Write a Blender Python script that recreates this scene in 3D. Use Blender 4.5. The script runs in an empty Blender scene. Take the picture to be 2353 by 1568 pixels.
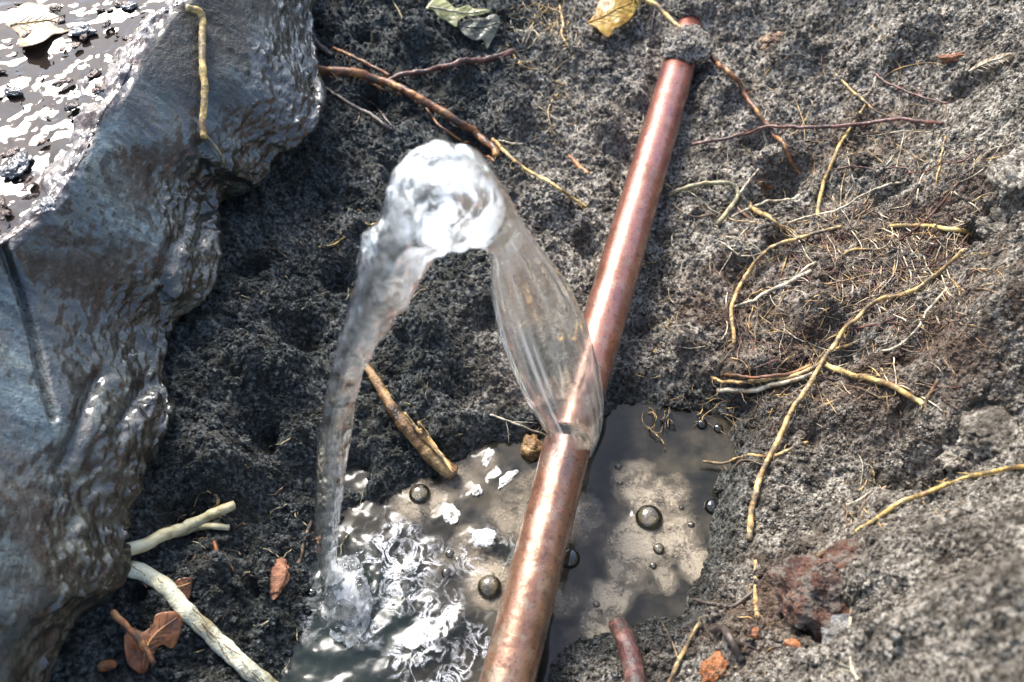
import bpy, math, random
import numpy as np
from mathutils import Vector

random.seed(7)
rng = np.random.default_rng(7)
S = bpy.context.scene
COL = S.collection

# ------------------------------------------------------------------ camera, sky, sun, exposure
PITCH = math.radians(53.0)
CAM = np.array([0.0, 0.0, 0.388])
FPX, CX, CY = 2038.0, 1176.5, 784.0          # focal length and centre in pixels of the 2353 px wide photograph
cam_d = bpy.data.cameras.new("camera")
cam = bpy.data.objects.new("camera", cam_d)
COL.objects.link(cam)
cam.location = CAM
cam.rotation_euler = (math.radians(90) - PITCH, 0, 0)
cam_d.sensor_width = 36.0
cam_d.lens = 36.0 * FPX / 2353.0
cam_d.clip_start = 0.01
cam_d.clip_end = 500.0
cam_d.dof.use_dof = True
cam_d.dof.focus_distance = 0.43
cam_d.dof.aperture_fstop = 13.0
S.camera = cam

SUN_EL, SUN_AZ = 46.0, -27.0                 # azimuth: degrees from straight ahead (+Y), negative to the left
W = bpy.data.worlds.new("World")
S.world = W
W.use_nodes = True
wn = W.node_tree
bg = wn.nodes["Background"]
sky = wn.nodes.new("ShaderNodeTexSky")
sky.sky_type = 'NISHITA'
sky.sun_disc = False
sky.sun_elevation = math.radians(SUN_EL)
sky.sun_rotation = math.radians(SUN_AZ)
sky.air_density = 1.0
sky.dust_density = 2.0
wn.links.new(sky.outputs[0], bg.inputs[0])
bg.inputs[1].default_value = 0.075
sd = bpy.data.lights.new("sun", 'SUN')
sd.energy = 1.5
sd.angle = math.radians(24.0)
sd.color = (1.0, 0.965, 0.91)
sun = bpy.data.objects.new("sun", sd)
COL.objects.link(sun)
az, el = math.radians(SUN_AZ), math.radians(SUN_EL)
sdir = Vector((math.sin(az) * math.cos(el), math.cos(az) * math.cos(el), math.sin(el)))
sun.rotation_euler = sdir.to_track_quat('Z', 'Y').to_euler()
sun.location = sdir * 5
S.view_settings.view_transform = 'Standard'
S.view_settings.look = 'None'
S.view_settings.gamma = 1.0
S.view_settings.use_curve_mapping = False
S.view_settings.exposure = 2.6
S.cycles.use_denoising = True
S.cycles.max_bounces = 10
S.cycles.transmission_bounces = 8
S.cycles.transparent_max_bounces = 12
S.cycles.sample_clamp_indirect = 6.0

# ------------------------------------------------------------------ helpers
sp, cp = math.sin(PITCH), math.cos(PITCH)
UPV = np.array([0, sp, cp]); FWD = np.array([0, cp, -sp]); RGT = np.array([1.0, 0, 0])

def ray(px, py):
    """direction of the sight line through a photograph point (depth 1)"""
    px = np.asarray(px, float); py = np.asarray(py, float)
    return ((px - CX) / FPX)[..., None] * RGT + ((CY - py) / FPX)[..., None] * UPV + FWD

def at_z(px, py, z):
    d = ray(px, py)
    t = (np.asarray(z, float) - CAM[2]) / d[..., 2]
    return CAM + d * t[..., None]

def at_depth(px, py, dep):
    return CAM + ray(px, py) * np.asarray(dep, float)[..., None]

def _hash(ix, iy, iz, seed):
    h = (ix.astype(np.uint32) * np.uint32(374761393) + iy.astype(np.uint32) * np.uint32(668265263)
         + iz.astype(np.uint32) * np.uint32(2147483647) + np.uint32(seed * 974634777 & 0xffffffff))
    h ^= h >> np.uint32(13); h *= np.uint32(1274126177); h ^= h >> np.uint32(16)
    h *= np.uint32(2246822519); h ^= h >> np.uint32(15)
    return h

NROT = np.array([[0.36, 0.48, -0.80], [-0.80, 0.60, 0.0], [0.48, 0.64, 0.60]], np.float32)
def gnoise(P, seed=0):
    """gradient noise, about -1..1, for points (n,3)"""
    P = np.asarray(P, np.float32) @ NROT + np.float32(0.37)
    f = np.floor(P); I = f.astype(np.int64); F = P - f
    U = F * F * F * (F * (F * 6 - 15) + 10)
    out = np.zeros(len(P), np.float32)
    for dx in (0, 1):
        wx = U[:, 0] if dx else 1 - U[:, 0]
        for dy in (0, 1):
            wy = U[:, 1] if dy else 1 - U[:, 1]
            for dz in (0, 1):
                wz = U[:, 2] if dz else 1 - U[:, 2]
                h = _hash(I[:, 0] + dx, I[:, 1] + dy, I[:, 2] + dz, seed)
                gx = (h & np.uint32(1023)).astype(np.float32) / 511.5 - 1
                gy = ((h >> np.uint32(10)) & np.uint32(1023)).astype(np.float32) / 511.5 - 1
                gz = ((h >> np.uint32(20)) & np.uint32(1023)).astype(np.float32) / 511.5 - 1
                out += wx * wy * wz * (gx * (F[:, 0] - dx) + gy * (F[:, 1] - dy) + gz * (F[:, 2] - dz))
    return out * 1.3

def fbm(P, octv=4, seed=0, gain=0.5, lac=2.03):
    P = np.asarray(P, np.float32); a = 1.0; r = 0; s = 0
    for k in range(octv):
        r = r + a * gnoise(P, seed + k * 17); s += a; a *= gain; P = P * lac + 3.7
    return r / s

def worley(x, y, seed=0):
    """distance to the nearest scattered point in a plane of unit cells; and the cell's own random number"""
    fx, fy = np.floor(x), np.floor(y)
    best = np.full(len(x), 9.0, np.float32); cid = np.zeros(len(x), np.float32)
    z0 = np.zeros(len(x), np.int64)
    for dx in (-1, 0, 1):
        for dy in (-1, 0, 1):
            ix = (fx + dx).astype(np.int64); iy = (fy + dy).astype(np.int64)
            h = _hash(ix, iy, z0, seed)
            qx = ix + (h & np.uint32(0xffff)).astype(np.float32) / 65535.0
            qy = iy + ((h >> np.uint32(16)) & np.uint32(0xffff)).astype(np.float32) / 65535.0
            d = (qx - x) ** 2 + (qy - y) ** 2
            m = d < best
            best = np.where(m, d, best)
            cid = np.where(m, (h % np.uint32(997)).astype(np.float32) / 997.0, cid)
    return np.sqrt(best), cid

def smooth(a, b, x):
    t = np.clip((x - a) / (b - a), 0, 1)
    return t * t * (3 - 2 * t)

def mesh_np(name, V, faces, mat=None, shade=True, attrs=None, parent=None):
    V = np.ascontiguousarray(V, np.float32)
    me = bpy.data.meshes.new(name)
    me.vertices.add(len(V)); me.vertices.foreach_set("co", V.ravel())
    if not isinstance(faces, (list, tuple)): faces = [faces]
    faces = [np.asarray(f, np.int32) for f in faces if len(f)]
    loops = np.concatenate([f.ravel() for f in faces])
    tot = np.concatenate([np.full(len(f), f.shape[1], np.int32) for f in faces])
    start = np.concatenate([[0], np.cumsum(tot)[:-1]]).astype(np.int32)
    me.loops.add(len(loops)); me.loops.foreach_set("vertex_index", loops)
    me.polygons.add(len(tot)); me.polygons.foreach_set("loop_start", start)
    me.polygons.foreach_set("loop_total", tot)
    me.polygons.foreach_set("use_smooth", np.full(len(tot), bool(shade)))
    for k, a in (attrs or {}).items():
        at = me.attributes.new(k, 'FLOAT', 'POINT'); at.data.foreach_set("value", np.asarray(a, np.float32))
    me.update(calc_edges=True); me.validate()
    if mat: me.materials.append(mat)
    o = bpy.data.objects.new(name, me); COL.objects.link(o)
    if parent is not None: o.parent = parent
    return o

def grid_faces(n, m, wrap=False):
    """quads of an n x m grid of vertices (index i*m+j); wrap closes the j direction"""
    i = np.arange(n - 1)[:, None]; j = np.arange(m if wrap else m - 1)[None, :]
    j2 = (j + 1) % m
    return np.stack([i * m + j, i * m + j2, (i + 1) * m + j2, (i + 1) * m + j], -1).reshape(-1, 4)

def tag(o, label=None, cat=None, group=None, kind=None):
    for k, v in (("label", label), ("category", cat), ("group", group), ("kind", kind)):
        if v: o[k] = v
    return o

def empty(name, loc):
    o = bpy.data.objects.new(name, None); COL.objects.link(o); o.location = loc; o.empty_display_size = 0.01
    return o

def spline(P, n):
    """Catmull-Rom through P, n samples spaced evenly"""
    P = np.asarray(P, float)
    if len(P) == 2: P = np.array([P[0], (P[0] + P[1]) / 2, P[1]])
    Q = np.vstack([2 * P[0] - P[1], P, 2 * P[-1] - P[-2]])
    out = []
    for k in range(1, len(Q) - 2):
        t = np.linspace(0, 1, 12, endpoint=False)[:, None]
        a, b, c, d = Q[k - 1], Q[k], Q[k + 1], Q[k + 2]
        out.append(0.5 * (2 * b + (c - a) * t + (2 * a - 5 * b + 4 * c - d) * t * t + (3 * b - a - 3 * c + d) * t ** 3))
    out = np.vstack(out + [P[-1:]])
    L = np.concatenate([[0], np.cumsum(np.linalg.norm(np.diff(out[:, :3], axis=0), axis=1))])
    u = np.linspace(0, L[-1], n)
    return np.stack([np.interp(u, L, out[:, k]) for k in range(out.shape[1])], 1)

def frames(P):
    T = np.gradient(P, axis=0); T /= np.linalg.norm(T, axis=1)[:, None] + 1e-12
    N = np.zeros_like(P)
    a = np.array([0, 0, 1.0]) if abs(T[0, 2]) < 0.9 else np.array([1.0, 0, 0])
    n = a - T[0] * a.dot(T[0]); n /= np.linalg.norm(n); N[0] = n
    for i in range(1, len(P)):
        n = N[i - 1] - T[i] * N[i - 1].dot(T[i]); n /= np.linalg.norm(n) + 1e-12; N[i] = n
    return T, N, np.cross(T, N)

def tube_geo(P, R, sides=8, lump=0.0, seed=0, flat=1.0):
    """a closed tube along P with radius R; lump roughens it"""
    P = np.asarray(P, float); n = len(P)
    R = np.broadcast_to(np.asarray(R, float), (n,)).copy()
    T, N, B = frames(P)
    a = np.arange(sides) * 2 * math.pi / sides
    ring = (np.cos(a)[None, :, None] * B[:, None, :] + np.sin(a)[None, :, None] * N[:, None, :] * flat)
    rr = R[:, None] * np.ones(sides)
    V = P[:, None, :] + ring * rr[..., None]
    if lump:
        sc = 0.55 / max(R.mean(), 1e-4)
        q = V.reshape(-1, 3) * sc
        d = (fbm(q, 3, seed) * lump).reshape(n, sides)
        V = P[:, None, :] + ring * (rr * (1 + d))[..., None]
    V = V.reshape(-1, 3)
    F = grid_faces(n, sides, True)
    c0, c1 = len(V), len(V) + 1
    V = np.vstack([V, P[0] - T[0] * R[0] * 0.3, P[-1] + T[-1] * R[-1] * 0.3])
    j = np.arange(sides); j2 = (j + 1) % sides
    caps = np.vstack([np.stack([np.full(sides, c0), j2, j], 1),
                      np.stack([np.full(sides, c1), (n - 1) * sides + j, (n - 1) * sides + j2], 1)])
    along = np.concatenate([np.repeat(np.linspace(0, 1, n), sides), [0, 1]])
    return V, F, caps, along

def merge(geos):
    Vs, Qs, Ts, As, k = [], [], [], [], 0
    for V, F, c, a in geos:
        Vs.append(V); Qs.append(np.asarray(F, np.int64) + k); Ts.append(np.asarray(c, np.int64) + k); As.append(a); k += len(V)
    return np.vstack(Vs), [np.vstack(Qs), np.vstack(Ts)], np.concatenate(As)

ICO_V = None
def ico(sub=1):
    p = (1 + 5 ** .5) / 2
    V = [(-1, p, 0), (1, p, 0), (-1, -p, 0), (1, -p, 0), (0, -1, p), (0, 1, p), (0, -1, -p), (0, 1, -p), (p, 0, -1), (p, 0, 1), (-p, 0, -1), (-p, 0, 1)]
    F = [(0, 11, 5), (0, 5, 1), (0, 1, 7), (0, 7, 10), (0, 10, 11), (1, 5, 9), (5, 11, 4), (11, 10, 2), (10, 7, 6), (7, 1, 8), (3, 9, 4), (3, 4, 2), (3, 2, 6), (3, 6, 8), (3, 8, 9), (4, 9, 5), (2, 4, 11), (6, 2, 10), (8, 6, 7), (9, 8, 1)]
    V = [np.array(v, float) / math.sqrt(1 + p * p) for v in V]
    for _ in range(sub):
        mid = {}; G = []
        def m(a, b):
            k = (min(a, b), max(a, b))
            if k not in mid:
                v = V[a] + V[b]; V.append(v / np.linalg.norm(v)); mid[k] = len(V) - 1
            return mid[k]
        for a, b, c in F:
            ab, bc, ca = m(a, b), m(b, c), m(c, a)
            G += [(a, ab, ca), (b, bc, ab), (c, ca, bc), (ab, bc, ca)]
        F = G
    return np.array(V), np.array(F)

def blob(c, r, sub=3, amp=0.25, freq=1.3, seed=0, rot=0.0, octv=4):
    V, F = ico(sub)
    d = 1 + amp * fbm(V * freq + seed * 3.1, octv, seed)
    V = V * d[:, None] * np.asarray(r)
    ca, sa = math.cos(rot), math.sin(rot)
    V = np.stack([V[:, 0] * ca - V[:, 1] * sa, V[:, 0] * sa + V[:, 1] * ca, V[:, 2]], 1)
    return V + np.asarray(c), F

# ------------------------------------------------------------------ materials
def mat(name):
    m = bpy.data.materials.new(name); m.use_nodes = True
    t = m.node_tree; b = t.nodes["Principled BSDF"]
    return m, t, b

def N(t, typ, **kw):
    n = t.nodes.new(typ)
    for k, v in kw.items():
        if k.startswith("i_"):
            key = k[2:]
            n.inputs[int(key) if key.isdigit() else key].default_value = v
        else: setattr(n, k, v)
    return n

def noise(t, scale, detail=4, rough=0.55, coord=None, dist=0.0):
    n = N(t, "ShaderNodeTexNoise", i_Scale=scale, i_Detail=detail, i_Roughness=rough, i_Distortion=dist)
    t.links.new((coord or geo_pos(t)), n.inputs["Vector"])
    return n.outputs["Fac"]

def geo_pos(t):
    for n in t.nodes:
        if n.bl_idname == "ShaderNodeNewGeometry": return n.outputs["Position"]
    return t.nodes.new("ShaderNodeNewGeometry").outputs["Position"]

def ramp(t, fac, stops):
    n = t.nodes.new("ShaderNodeValToRGB")
    e = n.color_ramp.elements
    while len(e) < len(stops): e.new(0.5)
    for k, (p, c) in enumerate(stops):
        e[k].position = p
        e[k].color = (*c, 1) if len(c) == 3 else c
    t.links.new(fac, n.inputs[0])
    return n.outputs["Color"]

def mixc(t, fac, a, b, mode='MIX'):
    n = N(t, "ShaderNodeMix", data_type='RGBA', blend_type=mode)
    for s, v in ((0, fac), (6, a), (7, b)):
        if hasattr(v, "is_output"): t.links.new(v, n.inputs[s])
        elif s == 0: n.inputs[0].default_value = v
        else: n.inputs[s].default_value = (*v, 1)
    return n.outputs[2]

def mth(t, op, a, b=0.0, clamp=False):
    n = N(t, "ShaderNodeMath", operation=op, use_clamp=clamp)
    for s, v in ((0, a), (1, b)):
        if hasattr(v, "is_output"): t.links.new(v, n.inputs[s])
        else: n.inputs[s].default_value = v
    return n.outputs[0]

def attr(t, name): return N(t, "ShaderNodeAttribute", attribute_name=name).outputs["Fac"]

def bump(t, b, h, strength, dist):
    n = N(t, "ShaderNodeBump", i_Strength=strength, i_Distance=dist)
    t.links.new(h, n.inputs["Height"]); t.links.new(n.outputs[0], b.inputs["Normal"])
    return n

def g(v): return (v, v, v)

# soil: crumbly wet loam, grey clay where it has dried
def soil_mat(name, crumb=False):
    m, t, b = mat(name)
    wa = N(t, "ShaderNodeAttribute", attribute_name="wet")
    if crumb: wa.attribute_type = 'INSTANCER'
    wet = wa.outputs["Fac"]
    n1 = noise(t, 480, 5, 0.66); n2 = noise(t, 80, 5, 0.62); n3 = noise(t, 24, 4, 0.55); n4 = noise(t, 2000, 2, 0.5)
    dry = ramp(t, n1, [(0.39, (0.050, 0.038, 0.027)), (0.49, (0.290, 0.250, 0.196)), (0.58, (0.62, 0.565, 0.475))])
    dry = mixc(t, ramp(t, n2, [(0.46, g(0)), (0.60, g(0.75))]), dry, (0.075, 0.062, 0.044))
    dry = mixc(t, ramp(t, n3, [(0.52, g(0)), (0.66, g(0.35))]), dry, (0.17, 0.125, 0.09))
    wt = ramp(t, n1, [(0.38, (0.011, 0.013, 0.012)), (0.50, (0.048, 0.055, 0.052)), (0.60, (0.155, 0.172, 0.162))])
    wt = mixc(t, ramp(t, n2, [(0.46, g(0)), (0.62, g(0.7))]), wt, (0.034, 0.032, 0.020))
    ha = N(t, "ShaderNodeAttribute", attribute_name="humus")
    if crumb: ha.attribute_type = 'INSTANCER'
    dry = mixc(t, mth(t, 'MULTIPLY', ha.outputs["Fac"], ramp(t, noise(t, 46, 4, 0.6), [(0.38, g(0.15)), (0.58, g(1.0))])), dry, (0.135, 0.080, 0.050))
    c = mixc(t, wet, dry, wt)
    t.links.new(c, b.inputs["Base Color"])
    r = mixc(t, wet, ramp(t, n4, [(0.38, g(0.38)), (0.58, g(0.85))]), ramp(t, n4, [(0.38, g(0.20)), (0.6, g(0.7))]))
    t.links.new(r, b.inputs["Roughness"])
    b.inputs["IOR"].default_value = 1.42
    h = mth(t, 'ADD', noise(t, 800, 6, 0.7), mth(t, 'MULTIPLY', n4, 0.3))
    bump(t, b, h, 1.0, 0.0030)
    return m
M_SOIL = soil_mat("soil")
M_CRUMB = soil_mat("soil_crumb", True)

def clay_mat():
    m, t, b = mat("wet_clay")
    fr = attr(t, "fringe"); top = attr(t, "ledge")
    co = geo_pos(t)
    mp = N(t, "ShaderNodeMapping"); mp.inputs["Scale"].default_value = (1, 1, 0.30)
    t.links.new(co, mp.inputs[0])
    nb = noise(t, 42, 5, 0.6, mp.outputs[0]); ns = noise(t, 330, 5, 0.68, mp.outputs[0]); nf = noise(t, 700, 3, 0.5)
    c = ramp(t, nb, [(0.40, (0.015, 0.016, 0.015)), (0.49, (0.034, 0.045, 0.047)), (0.61, (0.074, 0.102, 0.108))])
    c = mixc(t, ramp(t, ns, [(0.38, g(0.95)), (0.47, g(0))]), c, (0.012, 0.011, 0.010))
    c = mixc(t, ramp(t, noise(t, 26, 4, 0.6), [(0.47, g(0)), (0.57, g(0.8))]), c, (0.036, 0.028, 0.021))
    brown = ramp(t, noise(t, 120, 5, 0.6), [(0.36, (0.008, 0.007, 0.005)), (0.50, (0.034, 0.033, 0.023)), (0.64, (0.090, 0.094, 0.070))])
    c = mixc(t, fr, c, brown)
    c = mixc(t, mth(t, 'MULTIPLY', attr(t, "mud"), ramp(t, noise(t, 48, 5, 0.62, mp.outputs[0]), [(0.34, g(0.35)), (0.55, g(1))])), c, (0.024, 0.022, 0.017))
    litter = ramp(t, noise(t, 130, 5, 0.65), [(0.35, (0.015, 0.012, 0.012)), (0.55, (0.085, 0.055, 0.042)), (0.7, (0.20, 0.13, 0.09))])
    c = mixc(t, top, c, litter)
    t.links.new(c, b.inputs["Base Color"])
    r = ramp(t, nb, [(0.35, g(0.30)), (0.6, g(0.52))])
    r = mixc(t, fr, r, ramp(t, nf, [(0.35, g(0.04)), (0.7, g(0.20))]))
    r = mixc(t, attr(t, "dull"), r, g(0.62))
    t.links.new(r, b.inputs["Roughness"])
    b.inputs["IOR"].default_value = 1.4
    t.links.new(mth(t, 'SUBTRACT', 1.0, mth(t, 'MULTIPLY', attr(t, "dull"), 0.9), True), b.inputs["Coat Weight"]); b.inputs["Coat Roughness"].default_value = 0.10; b.inputs["Coat IOR"].default_value = 1.45
    h = mth(t, 'ADD', ns, mth(t, 'MULTIPLY', nf, 0.4))
    bump(t, b, h, 0.8, 0.0016)
    return m
M_CLAY = clay_mat()

def copper_mat():
    m, t, b = mat("copper")
    co = geo_pos(t)
    n1 = noise(t, 44, 5, 0.62); n2 = noise(t, 420, 4, 0.6); low = attr(t, "low")
    c = ramp(t, n1, [(0.37, (0.24, 0.085, 0.050)), (0.5, (0.32, 0.112, 0.082)), (0.63, (0.25, 0.072, 0.068))])
    c2 = ramp(t, n1, [(0.38, (0.16, 0.085, 0.048)), (0.50, (0.30, 0.175, 0.100)), (0.62, (0.20, 0.155, 0.100))])
    c = mixc(t, low, c, c2)
    c = mixc(t, ramp(t, n2, [(0.56, g(0)), (0.66, g(0.7))]), c, (0.07, 0.040, 0.028))
    c = mixc(t, mth(t, 'MULTIPLY', low, ramp(t, noise(t, 120, 5, 0.65), [(0.52, g(0)), (0.60, g(0.7))])), c, (0.33, 0.26, 0.18))
    c = mixc(t, mth(t, 'MULTIPLY', attr(t, "verdigris"), ramp(t, noise(t, 70, 4, 0.6), [(0.4, g(0.2)), (0.6, g(1))])), c, (0.11, 0.125, 0.085))
    t.links.new(c, b.inputs["Base Color"])
    b.inputs["Metallic"].default_value = 0.62
    t.links.new(ramp(t, n2, [(0.3, g(0.24)), (0.7, g(0.40))]), b.inputs["Roughness"])
    b.inputs["Coat Weight"].default_value = 0.65
    b.inputs["Coat Roughness"].default_value = 0.16
    bump(t, b, mth(t, 'ADD', n2, mth(t, 'MULTIPLY', n1, 2.0)), 0.25, 0.0006)
    return m
M_COPPER = copper_mat()

def simple(name, cols, scale, rough=(0.4, 0.7), bstr=0.5, bdist=0.0008, spec=1.45, fine=600, sub=0.0, mud=0.0, mudc=(0.055, 0.048, 0.038)):
    """three colours blended by noise, with grain"""
    m, t, b = mat(name)
    k = noise(t, scale, 5, 0.62)
    c = ramp(t, k, [(0.34, cols[0]), (0.5, cols[1]), (0.66, cols[2])])
    if mud: c = mixc(t, ramp(t, noise(t, 190, 5, 0.68), [(0.47, g(0)), (0.55, g(mud))]), c, mudc)
    t.links.new(c, b.inputs["Base Color"])
    f = noise(t, fine, 4, 0.6)
    t.links.new(ramp(t, f, [(0.3, g(rough[0])), (0.7, g(rough[1]))]), b.inputs["Roughness"])
    b.inputs["IOR"].default_value = spec
    bump(t, b, mth(t, 'ADD', f, k), bstr, bdist)
    if sub:
        b.inputs["Subsurface Weight"].default_value = sub; b.inputs["Subsurface Radius"].default_value = (0.002, 0.0012, 0.0006)
    return m
DK = (0.030, 0.020, 0.014)
M_ROOT = {
    'tan':    simple("root_tan", [(0.10, 0.055, 0.022), (0.42, 0.27, 0.10), (0.58, 0.42, 0.20)], 130, mud=.8),
    'yellow': simple("root_yellow", [(0.14, 0.070, 0.024), (0.52, 0.35, 0.11), (0.64, 0.50, 0.22)], 110, mud=.7),
    'pale':   simple("root_pale", [(0.26, 0.18, 0.10), (0.52, 0.44, 0.30), (0.66, 0.60, 0.46)], 120, mud=.7),
    'rust':   simple("root_rust", [(0.035, 0.016, 0.010), (0.20, 0.070, 0.024), (0.46, 0.24, 0.08)], 110, (0.3, 0.6), mud=.7),
    'red':    simple("root_red", [(0.035, 0.018, 0.016), (0.11, 0.042, 0.032), (0.24, 0.13, 0.10)], 150, (0.25, 0.55), mud=.6),
    'dark':   simple("root_dark", [(0.018, 0.014, 0.012), (0.060, 0.042, 0.032), (0.15, 0.12, 0.10)], 140, (0.3, 0.6), mud=.7),
    'olive':  simple("root_olive", [(0.10, 0.075, 0.035), (0.30, 0.25, 0.13), (0.42, 0.38, 0.23)], 120, mud=.7),
    'brown':  simple("root_brown", [(0.045, 0.026, 0.015), (0.17, 0.10, 0.048), (0.33, 0.22, 0.11)], 130, mud=.8),
}
M_WHITEROOT = simple("stripped_root", [(0.26, 0.20, 0.10), (0.54, 0.53, 0.38), (0.66, 0.66, 0.52)], 75, (0.4, 0.65), 0.7, 0.0009, mud=.35, mudc=(0.35, 0.30, 0.17))
M_SPLIT = simple("split_stick", [(0.20, 0.13, 0.05), (0.42, 0.38, 0.22), (0.55, 0.52, 0.36)], 70, (0.35, 0.6))
M_BARK = simple("orange_bark", [(0.09, 0.034, 0.016), (0.23, 0.095, 0.045), (0.34, 0.17, 0.09)], 170, (0.45, 0.75), 0.9, 0.0015)
M_CHIP = simple("orange_chip", [(0.10, 0.035, 0.012), (0.36, 0.12, 0.030), (0.60, 0.38, 0.18)], 190, (0.25, 0.5), 0.9, 0.0015, mud=.6)
M_STICK = simple("wet_stick", [(0.030, 0.018, 0.010), (0.17, 0.090, 0.034), (0.36, 0.24, 0.10)], 95, (0.2, 0.5), 0.9, 0.0012)
M_STONE = simple("pale_stone", [(0.07, 0.065, 0.06), (0.26, 0.26, 0.26), (0.46, 0.47, 0.47)], 190, (0.25, 0.6), 1.0, 0.003, mud=.9, mudc=(0.15, 0.135, 0.11))
M_PEBBLE = simple("dark_pebble", [(0.025, 0.024, 0.024), (0.065, 0.066, 0.070), (0.15, 0.15, 0.16)], 160, (0.1, 0.3))
M_KNOB = simple("muddy_root", [(0.022, 0.012, 0.008), (0.075, 0.034, 0.021), (0.17, 0.085, 0.055)], 100, (0.06, 0.35), 1.0, 0.003, mud=.9, mudc=(0.15, 0.125, 0.10))

def leaf_mat(name, cols, rough=(0.25, 0.5)):
    m, t, b = mat(name)
    k = noise(t, 70, 5, 0.62); s = noise(t, 420, 4, 0.6)
    c = ramp(t, k, [(0.34, cols[0]), (0.5, cols[1]), (0.66, cols[2])])
    c = mixc(t, ramp(t, s, [(0.60, g(0)), (0.68, g(0.85))]), c, cols[3])
    t.links.new(c, b.inputs["Base Color"])
    t.links.new(ramp(t, s, [(0.3, g(rough[0])), (0.7, g(rough[1]))]), b.inputs["Roughness"])
    bump(t, b, s, 0.35, 0.0006)
    tr = N(t, "ShaderNodeBsdfTranslucent"); t.links.new(c, tr.inputs[0])
    mx = N(t, "ShaderNodeMixShader", i_0=0.25)
    t.links.new(b.outputs[0], mx.inputs[1]); t.links.new(tr.outputs[0], mx.inputs[2])
    t.links.new(mx.outputs[0], t.nodes["Material Output"].inputs[0])
    return m
M_LEAF_Y = leaf_mat("leaf_yellow", [(0.20, 0.10, 0.012), (0.34, 0.19, 0.022), (0.42, 0.28, 0.05), (0.10, 0.05, 0.015)])
M_LEAF_G = leaf_mat("leaf_green", [(0.10, 0.11, 0.04), (0.27, 0.27, 0.10), (0.38, 0.38, 0.18), (0.07, 0.07, 0.04)])
M_LEAF_MUD = leaf_mat("leaf_muddy", [(0.025, 0.028, 0.021), (0.055, 0.062, 0.045), (0.10, 0.10, 0.065), (0.035, 0.032, 0.028)])
M_LEAF_B = leaf_mat("leaf_brown", [(0.09, 0.032, 0.014), (0.22, 0.085, 0.034), (0.34, 0.16, 0.075), (0.05, 0.025, 0.015)], (0.08, 0.3))
M_LEAF_P = leaf_mat("leaf_beige", [(0.24, 0.15, 0.08), (0.46, 0.34, 0.21), (0.62, 0.52, 0.38), (0.22, 0.13, 0.08)])

def water_mat():
    m, t, b = mat("murky_water")
    n1 = noise(t, 34, 4, 0.6)
    c = ramp(t, n1, [(0.38, (0.007, 0.008, 0.006)), (0.50, (0.020, 0.018, 0.013)), (0.64, (0.050, 0.042, 0.028))])
    c = mixc(t, attr(t, "deep"), c, (0.012, 0.017, 0.014))
    t.links.new(c, b.inputs["Base Color"])
    t.links.new(mixc(t, attr(t, "turb"), g(0.06), ramp(t, noise(t, 150, 4, 0.6), [(0.4, g(0.08)), (0.6, g(0.38))])), b.inputs["Roughness"])
    b.inputs["IOR"].default_value = 1.333
    return m
M_WATER = water_mat()

def jet_mat():
    m, t, b = mat("clear_water")
    b.inputs["Base Color"].default_value = (0.96, 0.985, 0.98, 1)
    b.inputs["Transmission Weight"].default_value = 1.0
    b.inputs["IOR"].default_value = 1.333
    b.inputs["Roughness"].default_value = 0.02
    tp = N(t, "ShaderNodeBsdfTransparent"); tp.inputs[0].default_value = (0.95, 0.97, 0.97, 1)
    m1 = N(t, "ShaderNodeMixShader", i_0=0.34)
    t.links.new(b.outputs[0], m1.inputs[1]); t.links.new(tp.outputs[0], m1.inputs[2])
    d0 = N(t, "ShaderNodeBsdfDiffuse"); d0.inputs[0].default_value = (0.93, 0.93, 0.93, 1)
    d1 = N(t, "ShaderNodeBsdfTranslucent"); d1.inputs[0].default_value = (0.90, 0.92, 0.93, 1)
    df = N(t, "ShaderNodeMixShader", i_0=0.5)
    t.links.new(d0.outputs[0], df.inputs[1]); t.links.new(d1.outputs[0], df.inputs[2])
    m2 = N(t, "ShaderNodeMixShader")
    f = mth(t, 'MULTIPLY', attr(t, "froth_glare"), ramp(t, noise(t, 95, 6, 0.6, None, 0.8), [(0.44, g(0.04)), (0.54, g(1))]), True)
    f = mth(t, 'ADD', f, mth(t, 'MULTIPLY', attr(t, "streak"), 0.38), True)
    t.links.new(f, m2.inputs[0]); t.links.new(m1.outputs[0], m2.inputs[1]); t.links.new(df.outputs[0], m2.inputs[2])
    t.links.new(m2.outputs[0], t.nodes["Material Output"].inputs[0])
    return m
M_JET = jet_mat()

def film_mat():
    m, t, b = mat("bubble_film")
    tp = N(t, "ShaderNodeBsdfTransparent"); tp.inputs[0].default_value = (0.72, 0.71, 0.64, 1)
    gl = N(t, "ShaderNodeBsdfGlossy"); gl.inputs["Roughness"].default_value = 0.03
    fr = N(t, "ShaderNodeFresnel", i_IOR=1.5)
    mx = N(t, "ShaderNodeMixShader")
    t.links.new(mth(t, 'MULTIPLY', fr.outputs[0], 1.9, True), mx.inputs[0]); t.links.new(tp.outputs[0], mx.inputs[1]); t.links.new(gl.outputs[0], mx.inputs[2])
    t.links.new(mx.outputs[0], t.nodes["Material Output"].inputs[0])
    t.nodes.remove(b)
    return m
M_FILM = film_mat()

def droplet_mat():
    m, t, b = mat("droplet")
    b.inputs["Base Color"].default_value = (0.95, 0.97, 0.97, 1); b.inputs["Transmission Weight"].default_value = 1.0
    b.inputs["IOR"].default_value = 1.333; b.inputs["Roughness"].default_value = 0.02
    return m
M_DROP = droplet_mat()

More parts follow.
